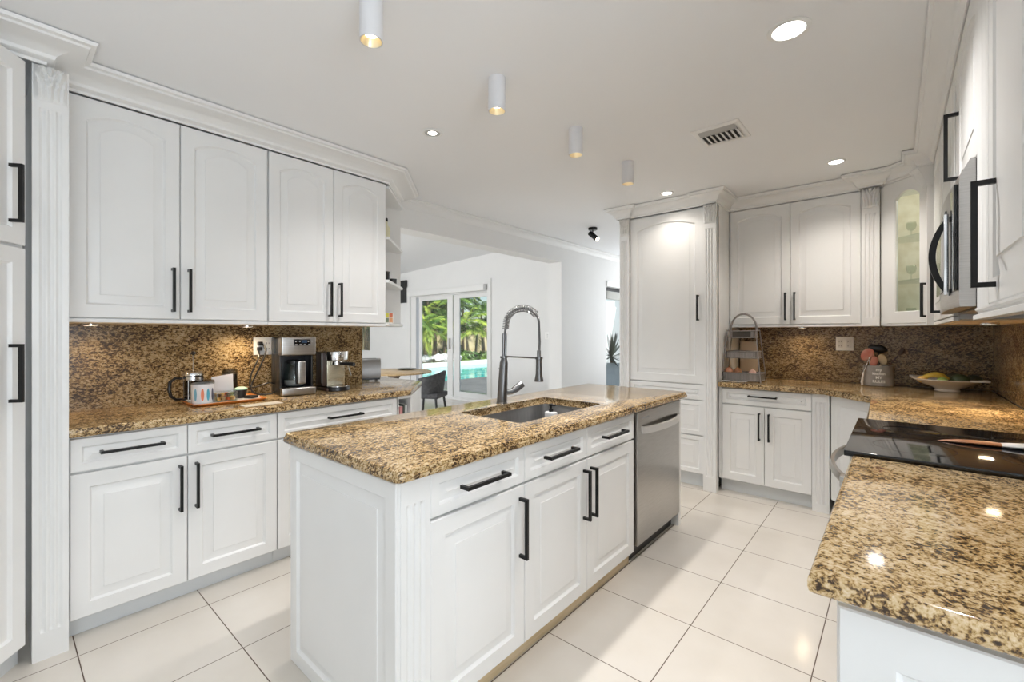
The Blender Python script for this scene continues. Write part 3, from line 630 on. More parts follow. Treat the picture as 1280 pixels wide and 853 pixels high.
# right base + range
t = thing('base_cabinet', 'white base cabinet with panelled end under the near right counter', 'cabinet', (-.075, 1.868, 0), -90)
b = B(); b.box(0, .915, .0215, .59, .095, .874); obj('body', b, WHITE, t)
b = B(); b.box(0, .90, .07, .085, 0, .094); obj('toe_kick', b, TOE, t)
b = B(); b.box(.897, .918, -.003, .04, 0, .874, .002); obj('corner_post', b, WHITE, t)
door(t, 0, .445, .095, .716); door(t, .445, .894, .095, .716); door(t, 0, .445, .722, .868, name='drawer', fr=.035); door(t, .445, .894, .722, .868, name='drawer', fr=.035)
b = B(); panel(b, .0, .60, .0, .858, y=0, t=.018, fr=.075); b.xf(Matrix.Rotation(R(90), 4, 'Z')); b.xf(Matrix.Translation((.934, .0, 0))); obj('side_panel', b, WHITE, t, 20)
t = thing('range', 'black glass-top electric range with stainless front', 'stove', (-.075, 2.641, 0), -90)
b = B(); b.box(0, .762, .02, .59, 0, .905); obj('body', b, BLKP, t)
b = B(); b.box(.002, .760, -.06, .592, .906, .925, .003); obj('cooktop', b, BGLASS, t)
RNG = mat('burner_ring_print', (.03, .03, .03), .15)
for (x, y, r) in ((.2, .12, .09), (.56, .12, .11), (.2, .42, .075), (.56, .42, .09)):
    b = B(); b.ringloops([[(x + rr * math.cos(2 * PI * k / 40), y + rr * math.sin(2 * PI * k / 40), z) for k in range(40)] for rr, z in ((r, .9251), (r, .9254), (r - .003, .9254), (r - .003, .9251))]); obj('burner_ring', b, RNG, t)
b = B(); b.box(.004, .758, -.045, .019, .845, .905, .004); obj('front_trim', b, STEEL, t)
b = B(); b.box(.006, .756, -.02, .019, .25, .84, .004); obj('oven_door', b, STEEL, t); b = B(); b.box(.12, .64, -.022, -.018, .38, .70); obj('oven_window', b, BGLASS, t)
b = B(); b.box(.006, .756, -.02, .019, .05, .24, .004); obj('warming_drawer', b, STEEL, t)
b = B(); L = []; n = 24
for k in range(n + 1):
    u = k / n; x = .05 + .66 * u; o = -.045 - .082 * math.sin(PI * u) ** .6; L.append([(x, o, .790), (x, o - .006, .80), (x, o, .822), (x, o + .012, .822), (x, o + .012, .790)])
b.loops(L); b.box(.035, .075, -.075, -.018, .785, .825, .004); b.box(.685, .725, -.075, -.018, .785, .825, .004); obj('handle', b, STEEL, t)
# spatula lying on the cooktop
t = thing('serving_paddle', 'wooden-tipped white utensil lying on the black cooktop', 'utensil', (.115, 2.27, .9255), 3)
def flatlathe(b, prof, sz=.35):
    b.loops([[(x, r * math.cos(2 * PI * k / 16), max(0, r * sz * (1 + math.sin(2 * PI * k / 16)))) for k in range(16)] for x, r in prof])
b = B(); flatlathe(b, [(0, .001), (.01, .006), (.05, .017), (.09, .021), (.135, .022), (.16, .020)]); obj('wooden_tip', b, noisy(mat('copper_wood', (.4, .16, .07), .3), 8, (.35, .13, .06), (.5, .22, .1)), t)
b = B(); flatlathe(b, [(.1601, .020), (.18, .024), (.25, .032), (.33, .034), (.38, .02)]); obj('white_end', b, mat('white_silicone', (.82, .8, .78), .35), t)

# ================================================================ BACK COUNTER ITEMS
RAT = mat('grey_wicker', (.3, .27, .25), .7)
tc = nd(RAT, 'ShaderNodeTexCoord'); wv = nd(RAT, 'ShaderNodeTexBrick'); wv.inputs['Scale'].default_value = 60; wv.inputs['Color1'].default_value = (.34, .31, .29, 1); wv.inputs['Color2'].default_value = (.22, .2, .19, 1); wv.inputs['Mortar'].default_value = (.07, .06, .05, 1)
ln(RAT, tc.outputs['Generated'], wv.inputs[0]); ln(RAT, wv.outputs[0], P(RAT).inputs['Base Color'])
WIRE = mat('grey_wire', (.3, .27, .25), .4, .7)
TB = 1
t = thing('tiered_basket', 'three-tier grey wicker basket stand with arched wire handle', 'basket', (-.985, 4.165, .9155), 0)
def tier(z, w_, h, d_):
    b = B(); o = rrect(-w_, w_, -d_, d_, .03, 0); i_ = rrect(-w_ + .008, w_ - .008, -d_ + .008, d_ - .008, .024, 0)
    f = lambda q, zz: [(x, y, zz) for x, y, _ in q]
    b.ringloops([f(o, z), f(o, z + h), f(i_, z + h), f(i_, z + .008), f([(x * .02, y * .02, 0) for x, y, _ in i_], z + .008), f([(x * .02, y * .02, 0) for x, y, _ in o], z)])
    for a in (0, h): # woven rims
        b.tube([(x, y, z + a) for x, y, _ in o] + [(o[0][0], o[0][1], z + a)], .005, 6)
    return obj('wicker_tray', b, RAT, t)
tier(.012, .145, .06, .10); tier(.20, .122, .052, .085); tier(.37, .10, .055, .07)
for s in (-1, 1):
    b = B(); b.tube([(s * .152, -.103, 0), (s * .108, -.07, .43)], .0045, 8); b.tube([(s * .152, .103, 0), (s * .108, .07, .43)], .0045, 8); b.tube([(s * .108, -.07, .43), (s * .108, .07, .43)], .0045, 8); obj('side_frame', b, WIRE, t)
b = B(); b.tube([(.102 * math.cos(PI * k / 20), 0, .43 + .14 * math.sin(PI * k / 20)) for k in range(21)], .008, 10); obj('arched_handle', b, RAT, t)
ONI = noisy(mat('brown_onion_skin', (.45, .16, .08), .4), 12, (.35, .1, .06), (.6, .3, .15))
for k, (x, y, r, lb) in enumerate(((-.10, -.05, .036, 'brown onion at the left front of the lowest wicker tray'), (-.04, -.02, .034, 'brown onion in the middle of the lowest wicker tray'), (.08, -.05, .03, 'pale pink onion at the right of the lowest wicker tray'))):
    b = B(); b.lathe([(.002, -r), (r * .7, -r * .75), (r, 0), (r * .75, r * .65), (.006, r * 1.05), (.002, r * 1.3)], (-.985 + x, 4.165 + y, .9155 + .022 + r + .022), 16)
    tag(obj('onion', b, ONI if k < 2 else mat('pink_onion', (.65, .4, .33), .4)), lb, 'onion', 'onions in the wicker basket')
t = thing('loose_board', 'pale upright cutting board leaning behind the tiered basket', 'board', (-1.04, 4.57, .9155), 0)
b = B(); b.box(-.07, .075, 0, .012, 0, .33, .003); obj('board', b, mat('pale_wood', (.7, .58, .45), .5), t)
b = B(); b.box(-1.127, -1.09, 3.915, 3.93, .880, .9155, .001)
# tray under basket (chrome rail)
t = thing('wire_rack', 'chrome wire rail lying flat at the left end of the back counter', 'rack', (-1.055, 4.045, .9155), 0)
for k in range(3):
    b = B(); yy = -.05 + .025 * k; b.tube([(-.055, yy, .006), (.13, yy, .006)], .004, 8); obj('wire', b, CHROME, t)
b = B(); b.tube([(-.055, -.055, .006), (-.062, -.03, .02), (-.055, .005, .006)], .005, 8); obj('end_loop', b, CHROME, t)
# outlet on back splash
def outlet(name, label, loc, rz, w_, h_, n):
    t = thing(name, label, 'outlet', loc, rz)
    b = B(); b.box(-w_ / 2, w_ / 2, -.006, 0, -h_ / 2, h_ / 2, .003); obj('plate', b, mat('plate_white', (.9, .9, .88), .35), t)
    for k in range(n):
        cx = -w_ / 2 + w_ * (k + .5) / n; b = B(); b.box(cx - .017, cx + .017, -.0085, -.0055, -.034, .034, .002); s_ = obj('socket', b, TRIM, t)
        for zz in (-.018, .018):
            b = B(); b.box(cx - .008, cx - .005, -.0088, -.008, zz - .006, zz + .006); b.box(cx + .005, cx + .008, -.0088, -.008, zz - .005, zz + .005); obj('slot', b, BLKP, s_)
    return t
outlet('wall_outlet', 'white double outlet on the back granite backsplash', (-.325, YB - .0222, 1.235), 0, .118, .115, 2)
outlet('wall_outlet', 'white double outlet with black plugs on the left granite backsplash', (XW + .0222, 1.185, 1.235), 90, .118, .118, 2)
outlet('wall_outlet', 'blank white switch plate on the dining wall behind the faucet', (-4.38, 5.9995, 1.28), 0, .118, .115, 1)
# utensil crock
cx, cy2 = -.105, 4.47
t = thing('utensil_crock', 'grey stoneware crock lettered MY KITCHEN MY RULES', 'crock', (cx, cy2, .9155), 3)
b = B(); b.lathe([(.088, 0), (.094, .005), (.094, .155), (.091, .158), (.086, .158), (.086, .01), (.001, .01)], n=40); obj('crock_body', b, noisy(mat('grey_stoneware', (.23, .215, .2), .55), 20, (.2, .19, .175), (.27, .25, .235)), t)
def text_on_cyl(s, size, r, z, par, m, th0=-PI / 2):
    cu = bpy.data.curves.new('lettering', 'FONT'); cu.body = s; cu.size = size; cu.align_x = 'CENTER'; cu.extrude = .0006; cu.offset = .0006
    o = bpy.data.objects.new('tmp_text', cu); C.objects.link(o); bpy.context.view_layer.update()
    me = bpy.data.meshes.new_from_object(o.evaluated_get(bpy.context.evaluated_depsgraph_get())); bpy.data.objects.remove(o)
    for v in me.vertices:
        x, y, zz = v.co; a = th0 + x / r; v.co = ((r + zz) * math.cos(a), (r + zz) * math.sin(a), z + y)
    me.materials.append(m); q = bpy.data.objects.new('lettering', me); C.objects.link(q); q.parent = par; return q
LET = mat('white_lettering', (.8, .78, .74), .6)
for s, z, sz in (('my', .118, .03), ('kitchen', .090, .027), ('MY', .060, .028), ('RULES', .030, .028)): text_on_cyl(s, sz, .0952, z, t, LET)
def stick(name, label, cat, p0, p1, r, m, parts):
    q = thing(name, label, cat, (cx, cy2, .9155)); b = B(); b.tube([p0, p1], r, 10); obj('shaft', b, m, q)
    for nm, bb, mm in parts: obj(nm, bb, mm, q)
def blade(c, w_, h, t_, tilt=0):
    b = B(); b.sphere((0, 0, 0), 1, w_, t_, h, 18); b.xf(Matrix.Translation(c) @ Matrix.Rotation(tilt, 4, 'Y')); return b
RED = noisy(mat('red_silicone', (.6, .15, .1), .4), 10, (.6, .12, .08), (.75, .4, .3)); WOOD = mat('pale_wood_utensil', (.62, .5, .32), .5); STC = mat('steel_utensil', (.6, .6, .6), .25, .9)
stick('ladle', 'large black ladle standing highest in the crock', 'utensil', (.02, .03, .012), (0, .04, .26), .005, BLKP, [('ladle_bowl', blade((-.005, .04, .285), .062, .03, .02, .2), BLKP)])
stick('spatula', 'red silicone spatula leaning left in the crock', 'utensil', (-.02, -.02, .012), (-.055, -.03, .20), .005, STC, [('blade', blade((-.065, -.03, .24), .038, .052, .008, .5), RED)])
stick('spoon_rest', 'small salmon red spatula at the front of the crock', 'utensil', (.0, -.04, .012), (-.02, -.055, .14), .005, STC, [('blade', blade((-.025, -.057, .185), .022, .045, .008, .2), RED)])
stick('wooden_spoon', 'pale wooden spoon leaning right in the crock', 'utensil', (-.03, .0, .012), (.015, -.03, .17), .005, WOOD, [('spoon_bowl', blade((.025, -.032, .205), .027, .042, .010, -.3), WOOD)])
stick('tongs', 'thin dark tongs leaning far right out of the crock', 'utensil', (-.03, .03, .012), (.115, .03, .235), .005, BROWNP, [('grip', blade((.135, .03, .265), .016, .03, .008, .6), BROWNP)])
t = thing('steel_server', 'long white and steel server hanging over the left side of the crock', 'utensil', (cx, cy2, .9155))
b = B(); b.tube([(-.048, -.082, .225), (-.088, -.062, .10)], .0035, 8); obj('shaft', b, STC, t); b = B(); b.tube([(-.088, -.062, .105), (-.098, -.058, .03), (-.096, -.058, .003)], [.004, .009, .007], 12); obj('grip', b, mat('white_grip', (.75, .72, .68), .4), t)
# fruit bowl
fx, fy = .27, 4.36
t = thing('fruit_bowl', 'wide white footed fruit bowl with two flat handles', 'bowl', (fx, fy, .9155), -38); t.scale = (.88, .88, 1.2)
b = B(); b.lathe([(.075, 0), (.078, .004), (.070, .012), (.075, .018), (.16, .045), (.205, .066), (.212, .068), (.214, .072), (.205, .073), (.15, .052), (.06, .03), (.001, .028)], n=48); obj('bowl_body', b, mat('bowl_white', (.78, .76, .74), .25), t)
for s in (-1, 1):
    b = B(); b.loops([[(s * (.20 + .075 * math.sin(PI * k / 12)), -.07 + .14 * k / 12, z) for k in range(13)] for z in (.069, .078)]); obj('bowl_handle', b, mat('bowl_white_handle', (.78, .76, .74), .25), t)
ban = mat('banana_yellow', (.72, .50, .08), .4)
for k, (dx, dy, lb) in enumerate(((-.07, -.06, 'yellow banana lying at the left front of the fruit bowl'), (-.055, .0, 'second yellow banana behind the first in the fruit bowl'))):
    b = B(); pts = [(fx + dx - .07 + .14 * u, fy + dy + .02 * u,   .9155 + .082 + .03 * math.sin(PI * u)) for u in [i / 12 for i in range(13)]]
    b.tube(pts, [.004, .010, .014, .016, .017, .018, .018, .018, .017, .015, .012, .008, .005], 12); tag(obj('banana', b, ban), lb, 'fruit', 'fruit in the bowl')
for dx, dy, r, col, lb in ((-.03, -.10, .03, (.4, .55, .15), 'green lime in the fruit bowl'), (-.13, -.05, .03, (.75, .45, .12), 'orange fruit at the left of the fruit bowl'), (.06, -.05, .045, (.05, .07, .03), 'dark green avocado in the middle of the fruit bowl'), (.13, .02, .042, (.035, .04, .025), 'dark avocado at the right of the fruit bowl'), (.04, .06, .045, (.06, .05, .03), 'dark avocado at the back of the fruit bowl')):
    b = B(); b.sphere((fx + dx, fy + dy, .9155 + .056 + r * .75), r, 1.15 if r > .04 else 1, 1, .8, 16); tag(obj('fruit', b, mat('fruit_skin', col, .45)), lb, 'fruit', 'fruit in the bowl')

# ================================================================ LEFT COUNTER ITEMS
ZT = .9155
t = thing('serving_tray', 'orange-edged wooden serving tray carrying the French press', 'tray', (-3.04, .90, ZT), 0)
b = B(); b.ringloops([[(x, y, z) for x, y, _ in rrect(-.15 - i_, .15 + i_, -.185 - i_, .185 + i_, .03, 0)] for i_, z in ((-.01, 0), (.006, .014), (.0, .016), (-.012, .006), (-.13, .006), (-.13, 0))])
obj('tray_body', b, mat('orange_lacquer', (.62, .2, .03), .3), t)
b = B(); b.box(-.138, .138, -.173, .173, .006, .0085); obj('liner', b, mat('tray_liner', (.62, .6, .58), .4), t)
ZI = ZT + .009
t = thing('french_press', 'glass and chrome French press with black handle and plunger', 'coffee press', (-3.125, .765, ZI), 20)
b = B(); b.lathe([(.048, .012), (.048, .15), (.046, .15), (.046, .014), (.001, .014)], n=32); obj('glass_beaker', b, GLASSD, t)
b = B(); b.lathe([(.052, 0), (.054, .004), (.052, .014), (.05, .014)], n=32); b.lathe([(.0505, .125), (.0505, .143), (.0492, .143), (.0492, .125)], n=32)
for a in (30, 120, 210, 300): a = R(a); b.tube([(.0515 * math.cos(a), .0515 * math.sin(a), .01), (.0515 * math.cos(a), .0515 * math.sin(a), .13)], .0025, 6)
obj('chrome_frame', b, CHROME, t)
b = B(); b.lathe([(.053, .150), (.053, .158), (.045, .172), (.02, .180), (.008, .181)], n=32); obj('lid', b, CHROME, t)
b = B(); b.tube([(0, 0, .10), (0, 0, .275)], .003, 8); obj('plunger_rod', b, CHROME, t); b = B(); b.sphere((0, 0, .28), .012); obj('plunger_knob', b, BLKP, t)
b = B(); b.lathe([(.045, .03), (.045, .034), (.001, .034)], n=24); obj('filter_plate', b, STEEL, t)
b = B(); b.tube([(-.02 , -.05, .135), (-.022, -.085, .14), (-.024, -.112, .12), (-.024, -.118, .08), (-.022, -.11, .04), (-.02, -.085, .018), (-.018, -.05, .015)], [.006, .0075, .0085, .0085, .0085, .0075, .006], 12); obj('handle', b, BLKP, t)
t = thing('printed_tin', 'white canister printed with colourful surfboards', 'canister', (-3.02, .785, ZI), 0)
b = B(); b.lathe([(.054, 0), (.056, .003), (.056, .108), (.053, .112), (.051, .112), (.051, .01), (.001, .01)], n=36); obj('canister_body', b, mat('canister_white', (.82, .83, .86), .35), t)
b = B(); b.lathe([(.0575, .106), (.0575, .122), (.050, .128), (.001, .129)], n=36); obj('lid', b, GLASSD, t)
for k, (a, col) in enumerate(((-52, (.2, .45, .6)), (-16, (.75, .2, .08)), (12, (.1, .4, .55)), (40, (.12, .13, .2)))):
    me = B(); N_ = 16; pts = []
    for j in range(N_):
        th = 2 * PI * j / N_; pts.append((.0078 * math.cos(th) / .0566, .048 + .035 * math.sin(th)))
    me.loops([[(rr * math.cos(R(a) + u), rr * math.sin(R(a) + u), z) for u, z in pts] for rr in (.0562, .0568)]); obj('surfboard_print', me, mat('surf_%d' % k, col, .4), t)
t = thing('sachet_box', 'white paper sachet standing on the tray behind the capsules', 'packet', (-3.09, .90, ZI), 8)
b = B(); b.loops([[(-.012, -.062, 0), (.012, -.062, 0), (.012, .062, 0), (-.012, .062, 0)], [(-.01, -.06, .06), (.016, -.06, .06), (.014, .06, .06), (-.01, .06, .06)], [(-.003, -.055, .135), (.002, -.055, .135), (.003, .062, .148), (-.002, .062, .148)]]); obj('packet_body', b, mat('packet_white', (.8, .8, .86), .4), t)
t = thing('glass_bowl', 'clear glass box of coffee capsules at the front of the tray', 'bowl', (-2.985, .885, ZI), 0)
b = B(); b.ringloops([[(x, y, z) for x, y, _ in rrect(-.04 - i_, .04 + i_, -.058 - i_, .058 + i_, .012, 0)] for i_, z in ((0, 0), (.002, .055), (-.001, .055), (-.003, .004), (-.035, .004), (-.035, 0))]); obj('glass_wall', b, GLASS, t)
caps = [(.7, .35, .1), (.15, .08, .05), (.6, .12, .05), (.75, .62, .1), (.2, .25, .1), (.55, .35, .2), (.1, .07, .05), (.8, .5, .2)]
k = 0
for layer in range(2):
    for ix in range(3):
        for iy in range(4):
            if layer and (ix + iy) % 2: continue
            col = caps[(k * 5 + layer) % 8]; x, y = -2.985 - .023 + ix * .023, .885 - .036 + iy * .024
            z = ZI + .006 + layer * .022; b = B(); b.lathe([(.008, 0), (.011, .014), (.012, .017), (.010, .019), (.001, .020)], (x, y, z), 12)
            tag(obj('coffee_capsule', b, mat('capsule', col, .3, .3)), 'small shiny coffee capsule in the glass box on the tray', 'capsule', 'coffee capsules in the glass box'); k += 1
t = thing('grinder', 'black coffee grinder with clear lid behind the white sachet', 'grinder', (-3.19, .975, ZT + .0), 0)
b = B(); b.lathe([(.042, 0), (.044, .004), (.040, .11), (.042, .115), (.001, .116)], n=32); obj('grinder_body', b, BLKP, t)
b = B(); b.lathe([(.041, .117), (.041, .17), (.036, .182), (.001, .184)], n=32); obj('clear_lid', b, GLASSD, t); b = B(); b.lathe([(.0385, .118), (.0385, .150), (.001, .151)], n=24); obj('steel_cup', b, STEEL, t)
t = thing('dip_cup', 'black cup with pale green and white lid on the tray', 'cup', (-3.06, .995, ZI), 0)
b = B(); b.lathe([(.028, 0), (.034, .05), (.001, .05)], n=28); obj('cup_body', b, BLKP, t); b = B(); b.lathe([(.036, .0505), (.036, .058), (.02, .066), (.001, .067)], n=28); obj('lid', b, mat('mint_lid', (.5, .75, .6), .4), t)
t = thing('sugar_packet', 'folded black and white packet lying at the right end of the tray', 'packet', (-3.0, 1.035, ZI), 30)
b = B(); b.box(-.03, .03, -.03, .02, 0, .016, .005); obj('packet_body', b, BLKP, t); b = B(); b.box(-.025, .02, .0205, .045, 0, .010, .003); obj('packet_flap', b, mat('paper_white', (.8, .8, .8), .5), t)
b = B(); b.box(-2.79, -2.70, .90, 1.10, ZT, ZT + .002); tag(obj('paper_note', b, mat('paper_cream', (.75, .7, .6), .6), loc=(0, 0, 0)), 'thin pale paper slip lying in front of the serving tray', 'paper')
# plugs and cords
t = thing('power_cord', 'black looped power cord hanging from the left outlet to the coffee maker', 'cord')
b = B(); xo = XW + .032
def sm(pts, n=8):
    out = []; q = [Vector(p) for p in pts]; q = [q[0]] + q + [q[-1]]
    for i in range(1, len(q) - 2):
        for k in range(n):
            u = k / n; a, b_, c, d = q[i - 1], q[i], q[i + 1], q[i + 2]
            out.append(.5 * ((2 * b_) + (-a + c) * u + (2 * a - 5 * b_ + 4 * c - d) * u * u + (-a + 3 * b_ - 3 * c + d) * u ** 3))
    out.append(q[-2]); return out
b.tube(sm([(xo, 1.155, 1.215), (xo + .03, 1.145, 1.16), (xo + .04, 1.10, 1.06), (xo + .05, 1.085, .98), (xo + .08, 1.11, .93), (xo + .12, 1.19, .925), (xo + .10, 1.24, .96)]), .005, 8)
obj('cable', b, BLKP, t)
b = B(); b.tube(sm([(xo, 1.175, 1.255), (xo + .03, 1.19, 1.2), (xo + .04, 1.15, 1.1), (xo + .05, 1.10, 1.0), (xo + .07, 1.10, .97), (xo + .1, 1.18, .995), (xo + .08, 1.24, .98)]), .005, 8); obj('cable', b, BLKP, t)
for y, z in ((1.157, 1.217), (1.16, 1.253)): b = B(); b.box(xo - .001, xo + .028, y - .013, y + .013, z - .012, z + .012, .004); obj('plug', b, BLKP, t)
# drip coffee maker
t = thing('coffee_maker', 'black and stainless drip coffee maker with glass carafe', 'coffee maker', (-3.02, 1.205, ZT), 82)
# local x to the right (world +y), front -y (world +x)
W2 = .205
b = B(); b.box(0, W2, .12, .205, 0, .375, .006); b.box(0, W2, -.055, .12, 0, .05, .006); b.box(.004, W2 - .004, -.02, .12, .255, .372, .006); b.box(0, .012, -.01, .12, .045, .27, .002); b.box(W2 - .012, W2, -.01, .12, .045, .27, .002); obj('housing', b, BLKP, t)
b = B(); b.box(-.004, W2 + .004, -.058, .02, .262, .385, .010, 3); obj('top_panel', b, STEEL, t)
b = B(); b.box(-.002, W2 + .002, -.064, -.02, .003, .053, .010, 3); obj('base_panel', b, STEEL, t)
b = B(); b.box(.07, W2 - .03, -.0605, -.057, .325, .366, .002); dp = obj('display', b, BGLASS, t)
b = B(); b.box(.118, .152, -.0612, -.060, .342, .360); obj('clock_digits', b, mat('display_blue', (.05, .09, .16), .2), dp)
for k in range(5): b = B(); b.box(.078 + k * .027, .092 + k * .027, -.0614, -.0602, .329, .335); obj('button', b, mat('button_grey', (.45, .45, .45), .4), dp)
for k in (0, 1, 3.2, 4.2): b = B(); b.lathe([(.0045, 0), (.0045, .001)], n=10); b.xf(Matrix.Translation((.083 + k * .024, -.0602, .352)) @ Matrix.Rotation(R(90), 4, 'X')); obj('button', b, mat('button_silver', (.6, .6, .6), .3), dp)
b = B(); b.lathe([(.055, 0), (.068, .02), (.070, .07), (.058, .12), (.045, .145), (.047, .155), (.043, .155), (.054, .12), (.066, .07), (.064, .02), (.001, .004)], (W2 / 2, .035, .053), 32); cf = obj('carafe', b, GLASS, t)
b = B(); b.lathe([(.052, .008), (.063, .02), (.065, .045), (.001, .045)], (W2 / 2, .035, .053), 32); obj('coffee', b, mat('dark_glass_core', (.3, .3, .31), .15), cf)
b = B(); b.lathe([(.05, .152), (.05, .168), (.03, .176), (.001, .177)], (W2 / 2, .035, .053), 24); obj('carafe_lid', b, BLKP, cf)
b = B(); b.box(W2 / 2 - .008, W2 / 2 + .04, -.068, -.040, .075, .225, .008, 3); obj('carafe_handle', b, STEEL, cf); b = B(); b.box(W2 / 2 - .016, W2 / 2 - .008, -.062, -.030, .075, .225, .003); obj('handle_grip', b, BLKP, cf)
# espresso machine
t = thing('espresso_machine', 'compact stainless espresso machine with black portafilter', 'coffee machine', (-3.05, 1.515, ZT), 82)
W3 = .15
b = B(); b.box(0, W3, .03, .17, .03, .27, .008); b.box(.0, W3, -.06, .17, 0, .022, .01); obj('housing', b, BROWNP, t)
b = B(); b.box(.03, W3 + .005, .018, .031, .035, .215, .003); obj('front_panel', b, mat('cream_steel', (.7, .66, .52), .25, .8), t)
b = B(); b.lathe([(.066, .212), (.070, .216), (.074, .27), (.072, .276), (.001, .277)], (W3 / 2 + .018, .005, 0), 36, True, 1.05, 1); obj('brew_head', b, CHROME, t)
for k in (-.018, .012): b = B(); b.lathe([(.008, 0), (.008, .004)], n=16); b.xf(Matrix.Translation((W3 / 2 + .02 + k, -.068, .245)) @ Matrix.Rotation(R(90), 4, 'X')); obj('button', b, TRIM, t)
b = B(); b.lathe([(.032, 0), (.035, .004), (.035, .026), (.03, .03)], (W3 / 2 + .012, -.012, .178), 28); obj('portafilter', b, CHROME, t)
b = B(); b.tube([(W3 / 2 + .03, -.042, .19), (W3 / 2 + .06, -.10, .19), (W3 / 2 + .085, -.14, .186)], [.010, .014, .015], 14); obj('portafilter_handle', b, BLKP, t)
b = B(); b.tube([(W3 + .01, .02, .20), (W3 + .018, -.01, .17), (W3 + .028, -.045, .10)], [.0045, .0045, .0035], 10); obj('steam_wand', b, CHROME, t)
b = B(); b.lathe([(.074, 0), (.078, .006), (.076, .026), (.070, .030), (.001, .030)], (W3 / 2 + .012, -.03, 0), 36, True, 1.05, .95); obj('drip_tray', b, BLKP, t)
b = B(); b.lathe([(.068, .0302), (.068, .034), (.001, .0345)], (W3 / 2 + .012, -.03, 0), 36, True, 1.05, .95); obj('drip_grid', b, CHROME, t)
b = B(); b.box(-.004, -.001, .03, .04, .05, .265, .001); obj('side_trim', b, STEEL, t)
# toaster
t = thing('toaster', 'brushed steel two-slice toaster at the far end of the counter', 'toaster', (-3.52, 2.10, ZT), 60)
b = B(); pr = [(-.08, .02), (-.085, .05), (-.08, .15), (-.065, .175), (-.04, .185), (.04, .185), (.065, .175), (.08, .15), (.085, .05), (.08, .02)]
b.loops([[(x, y, z) for x, z in pr] for y in (-.145, -.14, .14, .145)]); b.xf(Matrix.Rotation(R(90), 4, 'Z')); obj('shell', b, mat('satin_toaster_steel', (.3, .29, .28), .42, .8), t)
b = B(); b.box(-.14, .14, -.078, .078, .006, .024, .004)
for sx in (-1, 1):
    for sy in (-1, 1): b.lathe([(.01, 0), (.012, .007)], (sx * .11, sy * .06, 0), 10)
obj('base', b, BLKP, t)
b = B(); b.box(-.11, .11, -.035, -.012, .184, .1865); b.box(-.11, .11, .012, .035, .184, .1865); obj('slots', b, BLKP, t)
b = B(); b.box(-.158, -.144, -.02, .02, .12, .14, .004); obj('lever', b, BLKP, t)

# ================================================================ CEILING FIXTURES
for k, (y, lb) in enumerate(((-.43, 'an added unseen one closest to the near wall'), (.21, 'an added unseen one before the near end of the island'), (.867, 'nearest'), (1.52, 'second nearest'), (2.19, 'third'), (2.85, 'farthest'))):  # cans short of the island are unseen extras added for fill light
    t = thing('ceiling_can_light', ('white cylindrical surface downlight, ' + lb + ' of the row above the island') if y > .5 else 'white cylindrical surface downlight, ' + lb, 'ceiling light', (-1.40, y, ZC), 0, 'cylinder lights above the island')
    b = B(); b.lathe([(.0405, -.0005), (.0405, -.152), (.037, -.152), (.037, -.02), (.001, -.02)], n=36); obj('housing', b, mat('can_white', (.74, .74, .76), .4), t)
    b = B(); b.lathe([(.0365, -.1515), (.022, -.128), (.0215, -.128), (.0355, -.1515)], n=32, cap=False); obj('reflector', b, GOLD, t)
    b = B(); b.lathe([(.024, -.126), (.001, -.126)], n=24, cap=False); obj('lamp', b, LEDW, t)
    lamp('can_lamp', 'SPOT', (-1.40, y, ZC - .155), 27 if y > .5 else 2, (1, .965, .93), (0, 0, 0), spot_size=R(95), spot_blend=.8, shadow_soft_size=.03)
for (x, y, r, lb, e, ww) in ((-.316, .1, .075, 'added unseen recessed ceiling light over the near right counter end', 4, 0), (-2.065, -.2, .075, 'added unseen recessed ceiling light near the tall corner cabinet', 6, 0), (-.316, 2.014, .075, 'large round recessed ceiling light nearest the right cabinets', 82, 0), (-2.065, 1.683, .06, 'small round gimbal recessed light near the left wall cabinets', 52, 0), (-.313, 3.77, .055, 'round recessed ceiling light in front of the glass-door cabinet', 42, 1), (-1.46, 3.69, .055, 'round recessed ceiling light in front of the pantry crown', 17, 1)):  # the pair at the near end is unseen, added as extra fill
    t = thing('recessed_light', lb, 'ceiling light', (x, y, ZC), 0)
    b = B(); b.lathe([(r, -.0005), (r, -.003), (r * .93, -.006), (r * .76, -.006), (r * .74, -.002)], n=40, cap=False); b.lathe([(r * .76, -.0055), (r * .74, -.0008)], n=40, cap=False); obj('trim_ring', b, TRIM, t)
    b = B(); rr = r * (.74 if r != .06 else .42); b.lathe([(rr, -.003), (.001, -.0035)], n=36, cap=False); obj('lamp', b, LED, t)
    if r == .06: b = B(); b.lathe([(r * .74, -.004), (rr, -.0028)], n=36, cap=False); obj('gimbal_ring', b, mat('gimbal_grey', (.5, .5, .5), .4), t)
    lamp('downlight_lamp', 'SPOT', (x, y, ZC - .01), e, (1, .925, .84) if ww else (1, .97, .95), (0, 0, 0), spot_size=R(135), spot_blend=.9, shadow_soft_size=.04)
t = thing('ceiling_spotlight', 'small black adjustable ceiling spotlight near the pantry', 'ceiling light', (-2.57, 4.37, ZC), 0)
b = B(); b.lathe([(.05, -.0005), (.05, -.022), (.046, -.025), (.001, -.025)], n=32); obj('base', b, BLACK, t)
b = B(); b.tube([(0, 0, -.02), (0, 0, -.06)], .007, 10); obj('stem', b, BLACK, t)
dv = Vector((.75, -.1, -.62)).normalized(); b = B(); p0 = Vector((-.035, 0, -.055)); b.tube([p0, p0 + dv * .13], .028, 24); obj('head', b, BLACK, t)
b = B(); b.tube([p0 + dv * .1301, p0 + dv * .134], [.024, .022], 20); obj('lamp', b, LEDW, t)
t = thing('air_vent', 'white square ceiling air vent with angled slats', 'air vent', (-.785, 2.80, ZC), 0)
